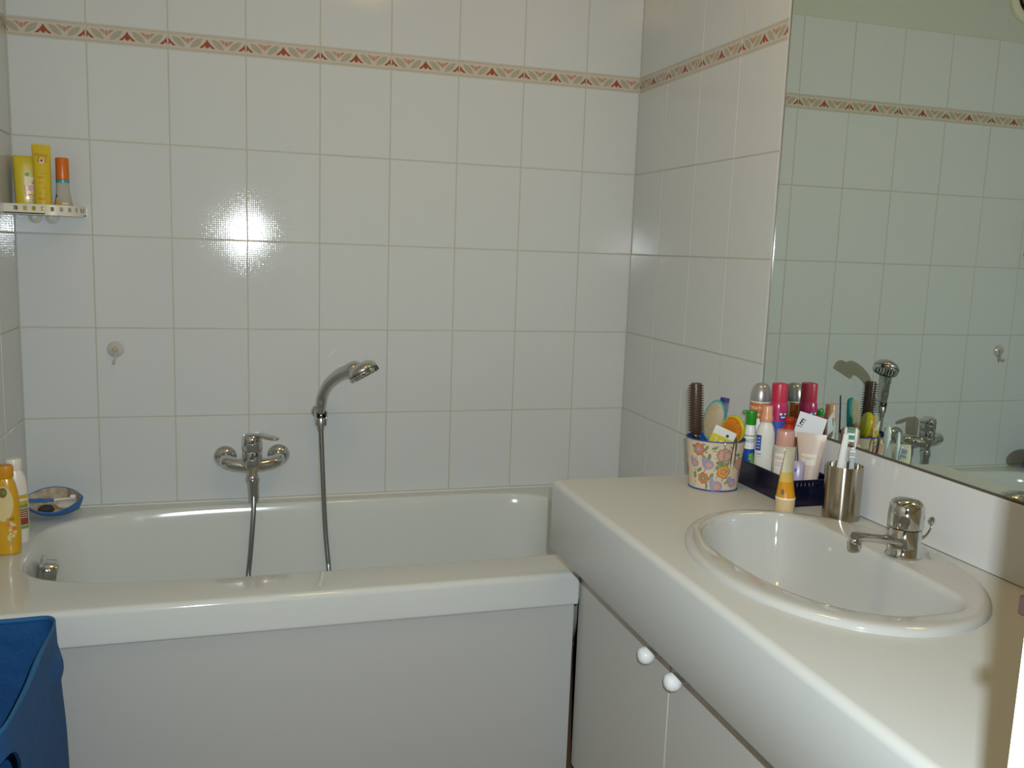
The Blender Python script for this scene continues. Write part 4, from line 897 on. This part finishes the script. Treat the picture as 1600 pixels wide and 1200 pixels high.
# folded white card
cd = thing('white_card', 'white card with black letter E tucked behind the pale pink tube', 'card', (1.7520, -1.0420, 0.968), rot=(0.0, 0.22, face_cam(1.752, -1.042)+PI/2-0.10))
MB().box((-0.0290, -0.0007, -0.0400), (0.0290, 0.0007, 0.0175), 0.0003).obj('card', mat('card_white', (0.60, 0.62, 0.66), 0.5), cd)
mb = MB(); vv, ff = text2d('E', 0.0200)
for ox in (0.0, 0.0012): mb.add([Vector((-0.0185+ox+xx*math.cos(0.25)+yy*math.sin(0.25), -0.0011-ox*0.1, -0.0040-xx*math.sin(0.25)+yy*math.cos(0.25))) for xx, yy in vv], ff)
mb.obj('letter', M_DK, cd)
mb = MB(); wpatch(mb, lambda u, z: Vector((u, -0.0011, z)), -0.0275, -0.0155, -0.0150, -0.0135, 0, 1, 1); mb.obj('underline', M_DK, cd)

# ------------------------------------------------------------------ yellow tube, steel tumbler with toothbrushes
yx, yy_ = 1.6395, -1.1330
q_ = thing('cream_tube', 'squeezed orange and cream tube standing on its beige cap before the navy basket', 'tube', (yx, yy_, ZT), face_cam(yx, yy_)+PI/2+1.05)
MB().lathe([(0.0182, 0), (0.0190, 0.002), (0.0194, 0.020), (0.0198, 0.0265), (0.0185, 0.0275)], 36).obj('cap', mat('cap_beige', (0.60, 0.45, 0.24), 0.35), q_)
def tub_r(t): return 0.0185*(1-t)**1.0+0.0185*t+0.001*t, 0.0180*(1-t)**1.15+0.0016
mb = MB(); rings = []; nring = 16
for i in range(nring):
    t = i/(nring-1); a, b = tub_r(t); rings.append([(px_+0.0015*math.sin(t*7), py_+0.0022*math.sin(t*5), pz_) for px_, py_, pz_ in ell_ring(a, b, 0.0275+0.1025*t, n=40, p=2.0)])
n0 = 5; n1 = 8
mb.loft(rings[:n0+1], True, False, 0); mb.loft(rings[n0:n1+1], False, False, 1); mb.loft(rings[n1:], False, True, 2)
mb.obj('body', [mat('tube_orange', (0.58, 0.26, 0.01), 0.3), mat('tube_gold', (0.60, 0.42, 0.10), 0.3), mat('tube_cream', (0.58, 0.53, 0.38), 0.35)], q_)
MB().lathe([(0.0200, 0.0265), (0.0202, 0.0275), (0.0196, 0.0290), (0.0186, 0.0292)], 36).obj('collar', M_WHITE, q_)
mb = MB(); fn = wrap(0.0180, -PI/2-1.05-0.35, 0.0012); wblob(mb, fn, 0.0, 0.042, 0.0035, 0.006, 0); mb.obj('emblem', mat('emblem_dark', (0.15, 0.13, 0.08), 0.4), q_)
mb = MB()
for k in range(5): wpatch(mb, wrap(lambda z: 0.0180*(1-(z-0.0275)/0.1025)+0.004, -PI/2-1.05-0.5, 0.0012), -0.003, 0.002, 0.078+k*0.009, 0.084+k*0.009, 0, 3, 1)
tag(mb.obj('worn_print', mat('worn_brown', (0.22, 0.17, 0.08), 0.5), q_), kind='stuff')

tx, ty = 1.7245, -1.1990
tm = thing('steel_tumbler', 'brushed steel tumbler holding toothbrushes beside the navy basket', 'tumbler', (tx, ty, ZT))
MB().lathe([(0.0345, 0), (0.0360, 0.0012), (0.0360, 0.1070), (0.0355, 0.1082), (0.0345, 0.1082), (0.0340, 0.1070), (0.0340, 0.003), (0, 0.003)], 56, cap1=False).obj('cup', M_STEEL, tm)
M_TBW = mat('brush_white', (0.66, 0.68, 0.66), 0.25); M_TBG = mat('brush_green', (0.05, 0.26, 0.17), 0.3); M_TBB = mat('brush_blue', (0.03, 0.18, 0.42), 0.3); M_TBT = mat('brush_clear', (0.50, 0.58, 0.66), 0.15, trans=0.2)
def toothbrush(label, foot, head, face, mbody, mac, mbr):
    f = Vector(foot); h = Vector(head); d = (h-f).normalized(); L = (h-f).length
    t = thing('toothbrush', label, 'toothbrush', foot)
    nrm = Vector(face); nrm = (nrm-d*nrm.dot(d)).normalized(); sd = d.cross(nrm)
    P = lambda s_, o=0.0, w_=0.0: d*(L*s_)+nrm*o+sd*w_
    mb = MB(); mb.tube([P(0), P(0.2), P(0.45, -0.001), P(0.66, 0.001), P(0.80), P(0.84), P(0.90), P(0.97), P(1.0)], [0.0042, 0.0058, 0.0055, 0.0040, 0.0034, 0.0052, 0.0064, 0.0058, 0.003], 12, flat=(0.55, 1.0), up=nrm); mb.obj('handle', mbody, t)
    mb = MB(); mb.tube([P(0.50, 0.0015), P(0.56, 0.0026), P(0.62, 0.0022)], [0.002, 0.0042, 0.002], 10, flat=(0.5, 1.0), up=nrm); mb.obj('grip', mac, t)
    for k in range(4):
        s0 = 0.845+k*0.036; mb = MB()
        mb.loft([[P(s0, 0.0025, -0.0045), P(s0+0.026, 0.0025, -0.0045), P(s0+0.026, 0.0025, 0.0045), P(s0, 0.0025, 0.0045)], [P(s0, 0.0125, -0.0048), P(s0+0.026, 0.0125, -0.0048), P(s0+0.026, 0.0125, 0.0048), P(s0, 0.0125, 0.0048)]])
        mb.obj('bristle_tuft', mbr if k % 2 else mbody, t)
    return t
vdir = Vector((tx-CAM.x, ty-CAM.y, 0)).normalized(); rgt = Vector((vdir.y, -vdir.x, 0))
def tp_(r_, f_, z): return tuple(Vector((tx, ty, 0))+rgt*r_+vdir*f_+Vector((0, 0, z)))
toothbrush('white toothbrush right behind the toothpaste tube in the steel tumbler', tp_(-0.003, 0.014, ZT+0.0035), tp_(-0.0040, 0.008, 0.9890), rgt, M_TBW, M_TBG, M_TBG)
toothbrush('white upright toothbrush on the far side from the toothpaste in the steel tumbler', tp_(0.014, 0.006, ZT+0.0035), tp_(0.0155, 0.004, 0.9900), -rgt, M_TBW, M_TBG, M_TBG)
toothbrush('short translucent blue toothbrush standing in the steel tumbler', tp_(0.009, -0.006, ZT+0.0035), tp_(0.0120, -0.024, 0.9560), -vdir, M_TBT, M_TBB, M_TBW)
pst = thing('toothpaste_tube', 'white toothpaste tube standing in the steel tumbler', 'toothpaste', tp_(-0.0140, -0.010, ZT+0.0035), rot=(0.02, 0.065, math.atan2(rgt.y, rgt.x)))
rings = []
for i in range(9):
    t = i/8; rings.append(ell_ring(0.0125-0.0075*t, 0.0120*(1-t)+0.002, 0.02+0.150*t, n=28))
MB().loft(rings).obj('body', M_TBW, pst); MB().lathe([(0.010, 0), (0.010, 0.0195)], 20).obj('cap', M_WHITE, pst)
